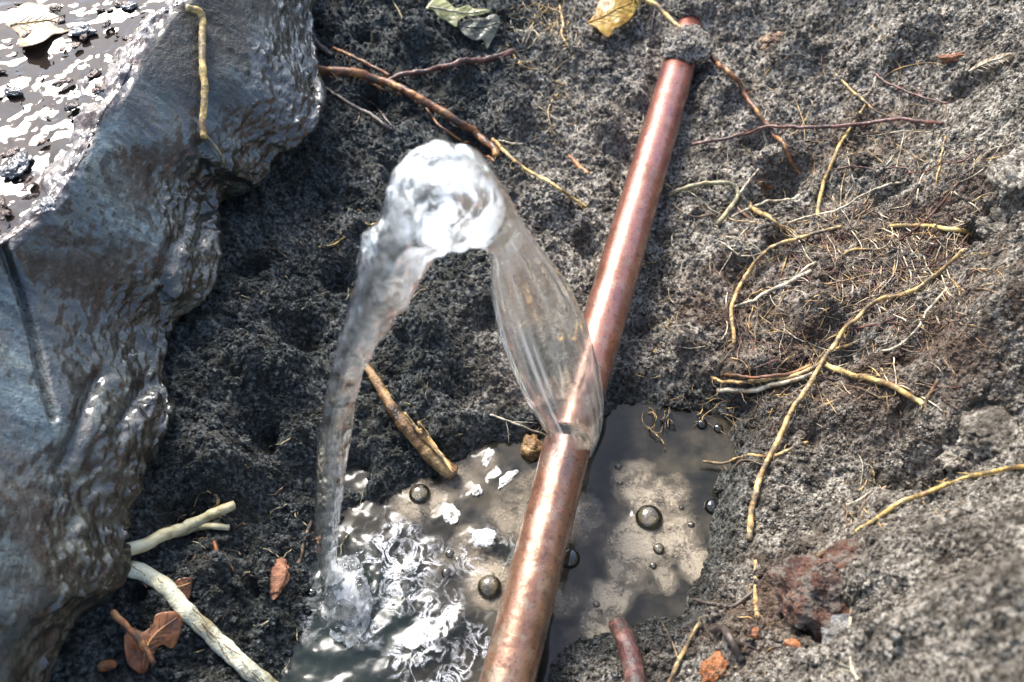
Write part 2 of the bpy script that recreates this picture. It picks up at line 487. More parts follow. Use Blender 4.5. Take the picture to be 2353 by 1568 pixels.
def sheet_mat(name, col_a, col_b, scale, lo, hi, fine, ridged=False, rough=0.5):
    """foam lying on water: cover thins to nothing by a noise of its own"""
    m, t, b = mat(name)
    k = noise(t, scale, 6, 0.62, None, 1.2 if ridged else 0.4)
    if ridged:
        k = mth(t, 'SUBTRACT', 1.0, mth(t, 'MULTIPLY', mth(t, 'ABSOLUTE', mth(t, 'SUBTRACT', k, 0.5)), 8.0), True)
    f = noise(t, fine, 5, 0.65)
    t.links.new(mixc(t, f, col_a, col_b), b.inputs["Base Color"])
    b.inputs["Roughness"].default_value = rough
    a = mth(t, 'ADD', k, mth(t, 'MULTIPLY', mth(t, 'SUBTRACT', f, 0.5), 0.35))
    a = mth(t, 'MULTIPLY', ramp(t, a, [(lo, g(0)), (hi, g(1))]), attr(t, "cover"))
    if ridged: a = mth(t, 'MULTIPLY', a, ramp(t, noise(t, 70, 4, 0.6), [(0.38, g(0.0)), (0.56, g(0.85))]))
    t.links.new(a, b.inputs["Alpha"])
    bump(t, b, f, 0.7, 0.001)
    return m
M_SCUM = sheet_mat("brown_scum", (0.13, 0.100, 0.064), (0.42, 0.345, 0.245), 85, 0.30, 0.56, 800)
M_FOAM = sheet_mat("white_foam", (0.55, 0.55, 0.54), (0.85, 0.86, 0.88), 110, 0.50, 1.25, 900, True)

# ------------------------------------------------------------------ the pit: heights
# photograph point + height above the pool -> where the ground passes
POOL = [(600, 1700), (640, 1545), (700, 1440), (712, 1300), (745, 1215), (850, 1180), (925, 1120), (1040, 1075), (1120, 1010), (1240, 1000), (1370, 950),
        (1430, 925), (1560, 940), (1690, 965), (1690, 1040), (1655, 1095), (1640, 1180), (1625, 1260), (1590, 1360),
        (1565, 1425), (1480, 1440), (1330, 1480), (1265, 1530), (1240, 1700)]
pool_xy = at_z(*np.array(POOL, float).T, np.zeros(len(POOL)))[:, :2]

def sdist(x, y, poly):
    """signed distance to a polygon, negative inside"""
    n = len(poly); d = np.full(x.shape, 1e9); ins = np.zeros(x.shape, bool)
    for i in range(n):
        a, b = poly[i], poly[(i + 1) % n]; e = b - a
        wx, wy = x - a[0], y - a[1]
        t = np.clip((wx * e[0] + wy * e[1]) / (e @ e), 0, 1)
        d = np.minimum(d, (wx - e[0] * t) ** 2 + (wy - e[1] * t) ** 2)
        c = ((a[1] <= y) & (b[1] > y)) | ((b[1] <= y) & (a[1] > y))
        xi = a[0] + (y - a[1]) / (b[1] - a[1] + 1e-15) * e[0]
        ins ^= c & (x < xi)
    d = np.sqrt(d)
    return np.where(ins, -d, d)

CTRL = [  # px, py, z
    (1300, 800, .010), (1420, 600, .012), (1360, 900, .006), (1500, 400, .014), (1560, 180, .020), (1590, 80, .034), (1600, 25, .043), (1610, -30, .052), (1640, -150, .055),
    (1240, 560, .016), (1200, 760, .014), (1050, 900, .014), (980, 1000, .012), (1000, 650, .018), (1150, 950, .008), (1290, 300, .020), (1380, 120, .028), (1380, 0, .034),
    (1100, 350, .022), (1000, 200, .030), (1150, 100, .036), (1050, 0, .046), (850, 100, .040), (850, 330, .028), (760, 0, .048), (900, -200, .075), (1200, -250, .07),
    (780, 500, .022), (640, 500, .034), (700, 750, .022), (560, 700, .042), (520, 900, .040), (450, 1050, .042), (620, 1000, .022), (680, 1150, .010),
    (560, 1200, .020), (420, 1250, .032), (350, 1330, .034), (500, 1400, .020), (300, 1450, .036), (560, 1530, .012), (420, 1560, .022), (150, 1540, .044), (620, 1350, .010),
    (1620, 860, .014), (1560, 700, .014), (1600, 550, .018), (1640, 380, .022), (1700, 250, .026), (1740, 60, .036), (1700, 700, .022), (1780, 900, .022), (1760, 440, .020),
    (1850, 600, .034), (1850, 330, .034), (1950, 150, .052), (2000, 450, .046), (2050, 700, .056), (1950, 880, .040), (2150, 300, .072), (2200, 100, .085),
    (2330, 250, .115), (2330, 600, .118), (2250, 800, .100), (2150, 950, .072), (2000, 1000, .046), (1850, 1050, .030), (1760, 1130, .022), (1700, 1250, .020),
    (1850, 1180, .030), (2000, 1100, .040), (2200, 1080, .062), (2330, 1000, .105), (1680, 1350, .018), (1800, 1300, .032), (1900, 1230, .046), (2100, 1170, .080),
    (2300, 1130, .105), (2300, 1300, .135), (2150, 1400, .120), (1990, 1350, .085), (1880, 1450, .070), (2050, 1550, .110), (2300, 1550, .160), (1750, 1500, .042),
    (1620, 1500, .024), (1500, 1500, .012), (1400, 1560, .010), (1650, 1600, .038),
    (1400, 1750, .012), (1700, 1800, .05), (2100, 1800, .13), (300, 1700, .045), (2600, 600, .16), (2600, 1200, .18), (2500, 0, .13), (2100, -200, .11),
]
ct = np.array(CTRL, float)
cpts = at_z(ct[:, 0], ct[:, 1], ct[:, 2])
cxy, cz = cpts[:, :2], cpts[:, 2].copy()
RING = []
for a in np.linspace(0, 2 * math.pi, 16, endpoint=False):
    for r, zz in ((0.55, 0.13), (0.9, 0.16)):
        x, y = 0.06 + r * math.cos(a), 0.25 + r * math.sin(a)
        z = zz + 0.04 * max(0, math.cos(a)) - 0.07 * max(0, -math.cos(a))
        RING.append((x, y, z))
RING = np.array(RING)
cxy = np.vstack([cxy, RING[:, :2]]); cz = np.concatenate([cz, RING[:, 2]])
LEFT = np.array([(-.19, y, .045) for y in (.05, .15, .25, .35)] + [(-.26, y, .05) for y in (.0, .2, .4)])
cxy = np.vstack([cxy, LEFT[:, :2]]); cz = np.concatenate([cz, LEFT[:, 2]])

def tps_k(r2): return np.where(r2 > 1e-12, r2 * np.log(np.maximum(r2, 1e-12)), 0)
nc = len(cxy)
K = tps_k(((cxy[:, None] - cxy[None]) ** 2).sum(-1)) + np.eye(nc) * 2e-5
A = np.zeros((nc + 3, nc + 3)); A[:nc, :nc] = K; A[:nc, nc] = 1; A[:nc, nc + 1:] = cxy; A[nc:, :nc] = A[:nc, nc:].T
sol = np.linalg.solve(A, np.concatenate([cz, [0, 0, 0]]))

# pipe axis (metres)
R_PIPE = 0.0110
Z_AX = 0.032
pipe_far = at_z(1596, 15, Z_AX - 0.002); pipe_top = at_z(1562, 145, Z_AX); pipe_crk = at_z(1309, 1003, Z_AX - 0.001)
pipe_bot = at_z(1168, 1560, 0.022); pipe_end = pipe_bot + (pipe_bot - pipe_crk) * 0.5

def base_h(x, y):
    sh = x.shape; x = x.ravel(); y = y.ravel()
    z = np.full(len(x), sol[nc]) + sol[nc + 1] * x + sol[nc + 2] * y
    for i in range(nc):
        z = z + sol[i] * tps_k((x - cxy[i, 0]) ** 2 + (y - cxy[i, 1]) ** 2)
    r = np.hypot(x - 0.06, y - 0.25)
    far = 0.15 + 0.04 * fbm(np.stack([x * 1.5, y * 1.5, x * 0], 1), 3, 5)
    z = z + (far - z) * smooth(0.55, 1.0, r)
    z = np.clip(z, -0.03, 0.4)
    wob = 0.0065 * fbm(np.stack([x * 55, y * 55, x * 0], 1), 4, 91)
    s = sdist(x, y, pool_xy) + wob
    zin = -np.minimum(0.028, 0.9 * np.maximum(-s, 0))
    zout = np.maximum(z, 0.0015 + 0.12 * np.minimum(s, 0.02))
    zout = zout * smooth(-0.002, 0.010, s) + 0.001
    z = np.where(s < 0, zin, zout)
    return z.reshape(sh), s.reshape(sh)

def seg_dist(x, y, a, b):
    e = b[:2] - a[:2]; t = np.clip(((x - a[0]) * e[0] + (y - a[1]) * e[1]) / (e @ e), 0, 1)
    return np.hypot(x - a[0] - e[0] * t, y - a[1] - e[1] * t)

def detail_low(x, y):
    P = np.stack([x * 26, y * 26, x * 0], 1)
    a = fbm(P, 4, 11) * 0.0120
    wx, wy = fbm(P * 2.2 + 4, 2, 13) * 0.006, fbm(P * 2.2 + 8, 2, 15) * 0.006
    d0, c0 = worley((x + wx) * 52, (y + wy) * 52, 4)
    mask = smooth(-0.15, 0.3, fbm(P * 0.8 + 20, 2, 17))
    a = a + (np.sqrt(np.maximum(0, 1 - d0 * d0)) - 0.75) * 0.0100 * (0.25 + c0) * mask
    pit = fbm(P * 1.9 + 31, 3, 19)
    return a - smooth(0.25, 0.6, pit) * 0.0080

def detail_hi(x, y):
    wx = fbm(np.stack([x * 150, y * 150, x * 0], 1), 3, 31) * 0.0032
    wy = fbm(np.stack([x * 150 + 9, y * 150, x * 0], 1), 3, 37) * 0.0032
    X, Y = x + wx, y + wy
    mask = smooth(-0.3, 0.3, fbm(np.stack([x * 38, y * 38, x * 0 + 5], 1), 3, 3))
    d1, c1 = worley(X * 125, Y * 125, 1)
    d2, c2 = worley(X * 270, Y * 270, 2)
    d3, c3 = worley(X * 560, Y * 560, 3)
    h = (np.sqrt(np.maximum(0, 1 - d1 * d1)) - 0.75) * 0.0055 * (0.15 + c1) * (0.35 + 0.9 * mask)
    h = h + (np.sqrt(np.maximum(0, 1 - d2 * d2)) - 0.75) * 0.0042 * (0.2 + c2) * (0.5 + 0.6 * mask)
    h = h + (np.sqrt(np.maximum(0, 1 - d3 * d3)) - 0.75) * 0.0021 * (0.3 + c3)
    f = fbm(np.stack([x * 230, y * 230, x * 0], 1), 4, 51, 0.62)
    h = h + f * 0.0034 + smooth(0.0, 0.5, fbm(np.stack([x * 95, y * 95, x * 0], 1), 3, 53)) * 0.0040
    return h

def axis_lines(lo, hi, step, far):
    core = np.arange(lo, hi, step)
    g1, s, out = hi, step, []
    while g1 < far[1]:
        s *= 1.16; g1 += s; out.append(g1)
    g2, s, out2 = lo, step, []
    while g2 > far[0]:
        s *= 1.16; g2 -= s; out2.append(g2)
    return np.concatenate([out2[::-1], core, out])

# hollows and clods seen in the photograph: px, py, ground level there, radius, height
FEAT = [(1800, 425, .02, .013, -.017), (1740, 330, .024, .009, -.009), (2255, 185, .09, .010, -.012), (1640, 900, .012, .010, -.008), (2215, 1118, .065, .014, -.012), (2090, 1105, .055, .010, -.008),
        (1930, 1440, .07, .011, -.016), (1085, 335, .02, .009, -.011), (690, 780, .02, .012, -.012), (840, 1200, .006, .013, -.014), (770, 640, .022, .008, -.009), (1470, 740, .012, .009, -.008),
        (2100, 850, .06, .009, -.011), (1060, 880, .014, .010, -.010), (2040, 480, .045, .009, -.012), (1120, 720, .016, .009, -.008), (930, 400, .026, .010, -.010), (560, 620, .036, .010, -.010),
        (420, 1170, .033, .012, -.010), (1240, 640, .015, .008, -.008), (2320, 470, .115, .010, -.014), (1750, 480, .02, .009, -.010), (1570, 880, .012, .009, -.007), (1960, 820, .04, .007, -.009),
        (600, 1000, .025, .009, -.009), (800, 1060, .014, .010, -.009), (1500, 905, .008, .010, -.006), (1000, 1030, .010, .007, -.005), (860, 230, .032, .010, -.010), (1890, 1010, .03, .008, -.008), (1360, 560, .016, .009, -.007), (1700, 640, .02, .010, -.008), (1530, 610, .016, .007, -.007),
        (1660, 230, .024, .013, .010), (1480, 230, .018, .012, .009), (1270, 480, .018, .013, .009), (1920, 400, .04, .014, .010), (1850, 720, .034, .013, .010), (2120, 480, .07, .014, .010),
        (1560, 790, .012, .010, .007), (1740, 860, .02, .010, .008), (2000, 950, .045, .013, .009), (1760, 560, .022, .010, .008), (2270, 740, .105, .015, .012), (2180, 1000, .07, .013, .010),
        (1060, 160, .04, .013, .009), (950, 90, .042, .013, .010), (1180, 260, .03, .011, .008), (1830, 110, .05, .014, .011), (2080, 60, .085, .016, .012), (820, 560, .02, .013, .009),
        (980, 760, .015, .012, .008), (620, 850, .03, .014, .010), (540, 1090, .026, .012, .009), (700, 1020, .016, .011, .008), (1780, 1290, .03, .009, .008), (1680, 1470, .03, .011, .008),
        (2120, 1260, .10, .016, .011), (2240, 1420, .14, .016, .012), (2060, 1480, .10, .014, .010), (1960, 1180, .045, .012, .005), (500, 1330, .02, .010, .006), (1400, 330, .016, .010, .008)]
fpt = at_z(np.array([f[0] for f in FEAT]), np.array([f[1] for f in FEAT]), np.array([f[2] for f in FEAT]))
def features(x, y):
    wx = fbm(np.stack([x * 90, y * 90, x * 0 + 41], 1), 3, 71) * 0.006
    wy = fbm(np.stack([x * 90, y * 90, x * 0 + 47], 1), 3, 73) * 0.006
    out = 0
    for p, f in zip(fpt, FEAT):
        q = np.hypot(x + wx - p[0], y + wy - p[1]) / f[3]
        out = out + f[4] * (1.6 if f[4] < 0 else 1.6) * np.exp(-q ** 3 if f[4] < 0 else -q ** 2.6)
    return out

gx = axis_lines(-0.215, 0.375, 0.00085, (-40, 40))
gy = axis_lines(0.055, 0.640, 0.00085, (-40, 60))
GX, GY = np.meshgrid(gx, gy, indexing='ij')
B0, SD = base_h(GX, GY)
xf, yf = GX.ravel(), GY.ravel()
near = smooth(1.0, 0.5, np.hypot(xf - 0.06, yf - 0.25))
dl = detail_low(xf, yf) * near + features(xf, yf)
dh = detail_hi(xf, yf) * near
shore = smooth(-0.004, 0.014, SD.ravel())
pd = np.minimum(seg_dist(xf, yf, pipe_far, pipe_crk), seg_dist(xf, yf, pipe_crk, pipe_end))
calm = 0.35 + 0.65 * smooth(0.008, 0.022, pd)
LOW = B0.ravel() + dl * (0.15 + 0.85 * shore) * calm
cap = Z_AX - R_PIPE - 0.002
pd_c = np.minimum(seg_dist(xf, yf, pipe_top, pipe_crk), seg_dist(xf, yf, pipe_crk, pipe_end))
LOW = np.where(pd_c < 0.02, np.minimum(LOW, cap + np.maximum(0, pd_c - 0.008) * 1.2), LOW)
H = LOW + dh * (0.35 + 0.65 * shore) * calm
wet = np.clip(smooth(0.020, 0.004, SD.ravel()) * 0.8 + smooth(0.03, -0.055, xf - 0.10 * (yf - 0.25)) * 0.95 + smooth(0.42, 0.6, yf) * 0.15, 0, 1)
wet = np.clip(wet + 0.35 * fbm(np.stack([xf * 35, yf * 35, xf * 0], 1), 3, 77) , 0, 1)
HS = LOW.reshape(GX.shape)
humus = np.zeros(len(xf))
for a_, b_, zz_, r_ in ((1780, 880, .022, .05), (1950, 620, .045, .05), (2120, 560, .07, .035), (1700, 1000, .015, .03), (1650, 700, .015, .03), (1700, 1420, .025, .03), (2000, 300, .055, .03), (2050, 900, .05, .035)):
    p_ = at_z(a_, b_, zz_); humus = np.maximum(humus, smooth(1.2, 0.4, np.hypot(xf - p_[0], yf - p_[1]) / r_))
humus = humus * 0.85

def h_at(x, y, F=None):
    F = HS if F is None else F
    i = np.clip(np.searchsorted(gx, x) - 1, 0, len(gx) - 2); j = np.clip(np.searchsorted(gy, y) - 1, 0, len(gy) - 2)
    u = (x - gx[i]) / (gx[i + 1] - gx[i]); v = (y - gy[j]) / (gy[j + 1] - gy[j])
    return F[i, j] * (1 - u) * (1 - v) + F[i + 1, j] * u * (1 - v) + F[i, j + 1] * (1 - u) * v + F[i + 1, j + 1] * u * v

def on_ground(pts, lift=0.0, water=True):
    """where the sight lines through photograph points meet the soil, raised by lift"""
    P = np.array(pts, float); d = ray(P[:, 0], P[:, 1])
    lift = np.broadcast_to(np.asarray(lift, float), (len(P),))
    out = np.zeros((len(P), 3))
    t = np.linspace(0.16, 1.3, 1500)
    for k in range(len(P)):
        q = CAM + d[k] * t[:, None]
        hh = h_at(q[:, 0], q[:, 1]) + lift[k]
        if water: hh = np.maximum(hh, 0.0 + lift[k])
        w = np.nonzero(q[:, 2] <= hh)[0]
        i = w[0] if len(w) else len(t) - 1
        out[k] = q[i]
    return out

ground = mesh_np("ground", np.stack([xf, yf, H], 1), grid_faces(len(gx), len(gy))[:, ::-1].copy() if False else grid_faces(len(gx), len(gy)),
                 M_SOIL, True, {"wet": wet, "humus": humus})
tag(ground, kind="structure")

# ------------------------------------------------------------------ the pool
px0, py0 = pool_xy.min(0) - 0.02; px1, py1 = pool_xy.max(0) + 0.02
wx_, wy_ = np.arange(px0, px1, 0.0010), np.arange(max(py0, -0.05), py1, 0.0010)
WX, WY = np.meshgrid(wx_, wy_, indexing='ij')
wxf, wyf = WX.ravel(), WY.ravel()
LAND = at_z(775, 1330, 0.0)
ld = np.hypot(wxf - LAND[0], wyf - LAND[1])
turb = smooth(0.085, 0.015, ld)
z = 0.0010 * turb * fbm(np.stack([wxf * 95, wyf * 95, wxf * 0], 1), 4, 61) * 1.6
z += 0.0010 * turb * np.sin(ld * 420) * np.exp(-ld * 28)
z += 0.00055 * fbm(np.stack([wxf * 38, wyf * 38, wxf * 0], 1), 2, 63)
SWELL = [(1110, 1245, .009, .0024), (1035, 1190, .008, .0020), (1165, 1100, .008, .0018), (1125, 1045, .006, .0014), (1490, 1205, .011, .0022), (1505, 1275, .006, .0014),
         (1130, 1335, .008, .0018), (965, 1150, .007, .0016), (1095, 1130, .005, .0010), (1000, 1500, .011, .0022), (930, 1540, .010, .0020), (1050, 1440, .009, .0016)]
for a, b_, r, h in SWELL:
    c = at_z(a, b_, 0.0)
    q = np.hypot(wxf - c[0], wyf - c[1]) / r
    z += h * np.exp(-q * q) * (1 + 0.5 * fbm(np.stack([wxf * 240, wyf * 240, wxf * 0], 1), 2, 65))
deep = smooth(0.052, 0.02, np.hypot(wxf - LAND[0] - 0.0, (wyf - LAND[1] + 0.022) * 0.9))
pool = mesh_np("water", np.stack([wxf, wyf, z], 1), grid_faces(len(wx_), len(wy_)), M_WATER, True, {"deep": deep, "turb": turb})
tag(pool, kind="structure")
WZ = z.reshape(WX.shape)
def w_at(x, y):
    i = np.clip(((x - wx_[0]) / 0.0010).astype(int), 0, len(wx_) - 1); j = np.clip(((y - wy_[0]) / 0.0010).astype(int), 0, len(wy_) - 1)
    return WZ[i, j]

def float_sheet(name, patches, lift, matl, seed, label):
    """foam on the pool: patches are (px, py, radius, weight)"""
    cov = np.zeros(len(wxf))
    for a, b_, r, w in patches:
        c = at_z(a, b_, 0.0)
        q = np.hypot(wxf - c[0], wyf - c[1]) / r
        cov = np.maximum(cov, w * smooth(1.25, 0.35, q + 1.1 * fbm(np.stack([wxf * 75, wyf * 75, wxf * 0], 1), 5, seed, 0.6)))
    keep = cov > 0.02
    q = grid_faces(len(wx_), len(wy_)); q = q[keep[q].all(1)]
    used = np.unique(q); idx = np.full(len(wxf), -1); idx[used] = np.arange(len(used))
    rough = 0.0005 * (0.5 + 0.5 * fbm(np.stack([wxf * 300, wyf * 300, wxf * 0], 1), 3, seed + 4))
    V = np.stack([wxf, wyf, z + lift + rough * cov], 1)[used]
    o = mesh_np(name, V, idx[q], matl, True, {"cover": cov[used]})
    tag(o, label, kind="stuff")
    return o
float_sheet("scum", [(1500, 1170, .017, 1), (1540, 1240, .016, 1), (1480, 1260, .016, 1), (1440, 1300, .013, .9), (1400, 1380, .012, 1), (1375, 1440, .013, 1), (1590, 1290, .011, .9), (1350, 1200, .012, .7),
                     (1190, 1180, .016, .55), (960, 1150, .014, .75), (1130, 1335, .014, .8), (1060, 1110, .012, .5), (1450, 1105, .012, .8), (1110, 1060, .010, .4), (1240, 1120, .012, .6), (1080, 1270, .012, .6), (1300, 1380, .010, .7), (1520, 1330, .009, .8)], 0.0007, M_SCUM, 201,
            "brown foamy scum floating on the right half of the pool beside the pipe")
float_sheet("foam", [(960, 1290, .016, .8), (920, 1370, .018, .9), (990, 1400, .016, .75), (960, 1480, .018, .9), (1010, 1540, .018, .9), (900, 1240, .012, .8), (1070, 1300, .010, .6),
                     (1110, 1240, .007, .8), (870, 1330, .016, .9), (850, 1430, .012, .8), (1350, 1180, .008, .4), (720, 1400, .014, .35), (1080, 1500, .012, .7)], 0.0014, M_FOAM, 301,  # small patch beside the pipe paints in a sky reflection
            "lacy white foam streaks swirling on the pool right of the splash")

# ------------------------------------------------------------------ wet clay bank on the left
TOPE = [(640, -420), (600, -260), (520, -110), (432, 8), (385, 40), (330, 125), (282, 215), (228, 300), (190, 385), (140, 465), (85, 520), (20, 572), (-60, 640), (-150, 760), (-200, 930), (-230, 1120), (-240, 1300), (-260, 1480), (-280, 1700), (-300, 2000)]
BOTE = [(760, -420), (730, -150), (716, 20), (728, 130), (738, 235), (716, 300), (640, 350), (598, 405), (520, 430), (498, 520), (500, 610), (470, 680), (395, 745), (375, 850), (392, 950), (325, 1090), (290, 1210), (282, 1330), (150, 1450), (70, 1700)]
ztop = np.interp(np.linspace(0, 1, len(TOPE)), [0, .25, .6, 1], [.125, .125, .128, .135])
zbot = np.interp(np.linspace(0, 1, len(BOTE)), [0, .3, .5, .75, .9, 1], [.075, .062, .060, .060, .060, .068])
Tp = spline(at_z(*np.array(TOPE, float).T, ztop), 560)
Bp = spline(at_z(*np.array(BOTE, float).T, zbot), 560)
# keep matching columns together instead of matching by length
def by_index(P, n):
    P = np.asarray(P, float); u = np.linspace(0, len(P) - 1, n); k = np.arange(len(P))
    Q = spline(P, 4000)
    L = np.concatenate([[0], np.cumsum(np.linalg.norm(np.diff(P, axis=0), axis=1))]); L /= L[-1]
    return np.stack([np.interp(np.interp(u, k, L), np.linspace(0, 1, 4000), Q[:, c]) for c in range(3)], 1)
NC = 440
Tp = by_index(at_z(*np.array(TOPE, float).T, ztop), NC)
Bp = by_index(at_z(*np.array(BOTE, float).T, zbot), NC)
rows, fringe, ledge, amp = [], [], [], []
led = np.concatenate([[-1.6, -0.9, -0.5, -0.3], -np.geomspace(0.2, 0.001, 150)])
for s in led:
    rows.append(Tp + np.array([s, 0, 0.0050 * float(smooth(-0.016, -0.004, s)) - 0.001])); fringe.append(0.0); ledge.append(1.0); amp.append(1.0)
NF = 190
for v in np.linspace(0, 1, NF):
    prof = 1 - (1 - v) ** 1.25
    p = Tp + (Bp - Tp) * np.array([v, v, 1.0]) * 1.0
    p[:, 2] = Tp[:, 2] + 0.004 * (1 - v) ** 2 + (Bp[:, 2] - Tp[:, 2]) * (0.15 * v + 0.85 * v ** 1.25)
    rows.append(p); fringe.append(v); ledge.append(max(0, 1 - v * 14)); amp.append(0)
for v in np.linspace(0.02, 1, 40):
    p = Bp + np.array([-0.034, 0, 0]) * v ** 1.3 + np.array([0, 0, -0.020]) * math.sin(v * 1.7)
    rows.append(p); fringe.append(1.0 - 0.4 * v); ledge.append(0); amp.append(0)
Bk = np.stack(rows); nr = len(rows)
Vb = Bk.reshape(-1, 3)
fr0 = np.repeat(np.array(fringe), NC); lg = np.repeat(np.array(ledge), NC)
colu = np.tile(np.linspace(0, 1, NC), nr)
Nn = np.cross(np.gradient(Bk, axis=1), np.gradient(Bk, axis=0)).reshape(-1, 3)
Nn /= np.linalg.norm(Nn, axis=1)[:, None] + 1e-9
Nn *= np.sign(Nn[:, 2:3] + Nn[:, 0:1] * 0.5 + 1e-6)
frn = smooth(0.42, 0.86, fr0 + 0.32 * fbm(Vb * np.array([30, 30, 12]), 3, 401)) * (fr0 > 0)
frn = frn * (0.45 + 0.55 * smooth(0.02, 0.2, colu))
disp = fbm(Vb * np.array([22, 22, 9]), 2, 411) * 0.0040 * (1 - lg)
disp += fbm(Vb * np.array([120, 120, 36]), 4, 413) * 0.0008 * (1 - lg)
disp += frn * (fbm(Vb * 48, 3, 415) * 0.0050 + fbm(Vb * 260, 4, 417) * 0.0018 + smooth(0.05, 0.5, fbm(Vb * 130, 3, 418)) * 0.0028)
disp += (1 - lg) * (1 - frn) * fbm(Vb * np.array([260, 260, 90]), 3, 421) * 0.0007
disp += lg * (fbm(Vb * 34, 3, 431) * 0.0050 + fbm(Vb * 120, 5, 433) * 0.0046 - 0.0012)
# folds cut in the face
def groove(pts, width, depth):
    d_ = Vb - CAM; dp = d_ @ FWD
    X_, Y_ = CX + FPX * (d_ @ RGT) / dp, CY - FPX * (d_ @ UPV) / dp
    q_ = np.full(len(Vb), 1e9)
    for a_, b_ in zip(pts[:-1], pts[1:]):
        a_, b_ = np.array(a_, float), np.array(b_, float); e_ = b_ - a_
        t_ = np.clip(((X_ - a_[0]) * e_[0] + (Y_ - a_[1]) * e_[1]) / (e_ @ e_), 0, 1)
        q_ = np.minimum(q_, np.hypot(X_ - a_[0] - e_[0] * t_, Y_ - a_[1] - e_[1] * t_))
    return -np.exp(-(q_ / width) ** 2) * depth * (fr0 > 0)
disp += groove([(5, 560), (50, 670), (80, 780), (105, 890), (122, 960)], 9, .0045)
disp += groove([(400, 560), (375, 640), (370, 700)], 18, .003) + groove([(230, 860), (190, 960), (150, 1060)], 16, .003)
disp += groove([(470, 330), (480, 440), (460, 560)], 14, .0035) + groove([(340, 880), (270, 1000)], 17, .0035)
Vb = Vb + Nn * disp[:, None]
bank = mesh_np("clay_bank", Vb, grid_faces(nr, NC), M_CLAY, True, {"fringe": frn, "ledge": lg, "dull": smooth(0.36, 0.24, colu) * (1 - lg) * smooth(0.5, 0.2, frn + 0.5 * fbm(Vb * 60, 3, 451)), "mud": smooth(0.34, 0.22, colu) * 0.95 * (1 - lg) + smooth(0.55, 0.8, frn) * 0.45})
tag(bank, kind="structure")
# shallow puddles standing on the ledge
nl = 170
pr = np.stack([Tp + np.array([s, 0, 0]) for s in -np.geomspace(0.45, 0.005, nl)])
pv = pr.reshape(-1, 3).copy()
pv[:, 2] += -0.0006 + fbm(np.stack([pv[:, 0] * 40, pv[:, 1] * 40, pv[:, 0] * 0], 1), 4, 441, 0.5) * 0.0026 + 0.0004
puddle = mesh_np("puddle_water", pv, grid_faces(nl, NC), None, True)
def puddle_mat():
    m, t, b = mat("puddle")
    b.inputs["Base Color"].default_value = (0.018, 0.013, 0.010, 1); b.inputs["Roughness"].default_value = 0.04; b.inputs["IOR"].default_value = 1.333
    return m
puddle.data.materials.append(puddle_mat())
tag(puddle, kind="structure")

# ------------------------------------------------------------------ copper pipe
def pipe_wall(P, n, m, name, jag_end=None, par=None, low0=0.0, low1=0.0, r=R_PIPE):
    Q = spline(P, n); T, Nv, Bv = frames(Q)
    a = np.arange(m) * 2 * math.pi / m
    ring = np.cos(a)[None, :, None] * Bv[:, None, :] + np.sin(a)[None, :, None] * Nv[:, None, :]
    V = Q[:, None, :] + ring * r
    if jag_end is not None:
        idx, amp_, sd_ = jag_end
        off = fbm(np.stack([np.cos(a) * 3, np.sin(a) * 3, a * 0], 1), 4, sd_) * amp_
        k = np.arange(n); w = np.clip(1 - np.abs(k - (n - 1 if idx < 0 else 0)) / 14.0, 0, 1)
        V += (w[:, None] * off[None, :])[..., None] * T[:, None, :]
    V2 = V.reshape(-1, 3)
    V2 = V2 + ring.reshape(-1, 3) * (fbm(V2 * 60, 3, 501) * 0.00035 + fbm(V2 * 420, 2, 503) * 0.00010)[:, None]
    inner = (Q[:, None, :] + ring * (r - 0.0012)).reshape(-1, 3)
    if jag_end is not None:
        inner = inner + (V.reshape(-1, 3) - (Q[:, None, :] + ring * r).reshape(-1, 3))
    F = grid_faces(n, m, True); k = n * m
    j = np.arange(m); j2 = (j + 1) % m
    rims = np.vstack([np.stack([j, j2, k + j2, k + j], 1), np.stack([(n - 1) * m + j2, (n - 1) * m + j, k + (n - 1) * m + j, k + (n - 1) * m + j2], 1)])
    low = np.repeat(np.linspace(low0, low1, n), m); low = np.concatenate([low, low])
    # verdigris gathers on the right flank of the low end
    side = (ring @ np.array([0.9, -0.3, -0.1])).ravel(); vd = np.concatenate([side, side])
    vg = smooth(0.1, 0.9, vd) * smooth(0.55, 1.0, low)
    o = mesh_np(name, np.vstack([V2, inner]), np.vstack([F, F[:, ::-1] + k, rims]), M_COPPER, True, {"low": low, "verdigris": vg}, par)
    return o, Q, T, Nv, Bv
ax_u = (pipe_crk - pipe_top); ax_u /= np.linalg.norm(ax_u)
ax_l = (pipe_end - pipe_crk); ax_l /= np.linalg.norm(ax_l)
pipe = mesh_np("copper_pipe", np.zeros((0, 3)), np.zeros((0, 3))) if False else empty("copper_pipe", (0, 0, 0))
tag(pipe, "broken copper water pipe crossing the pit with a jagged crack that spouts water", "pipe")
up_o, Qu, Tu, Nu, Bu = pipe_wall([pipe_far, pipe_top, (pipe_top + pipe_crk) / 2, pipe_crk + ax_l * 0.0010], 260, 72, "pipe_section", (-1, 0.0022, 3), pipe, 0.0, 0.45)
lo_o, Ql, Tl, Nl, Bl = pipe_wall([pipe_crk + ax_l * 0.0042, (pipe_crk + pipe_bot) / 2, pipe_bot, pipe_end], 200, 72, "pipe_section", (0, 0.0026, 5), pipe, 0.55, 1.0)
up_o["label"] = "upper length of pipe, pinkish and clean"
lo_o["label"] = "lower length of pipe, brown and tarnished green at its end"
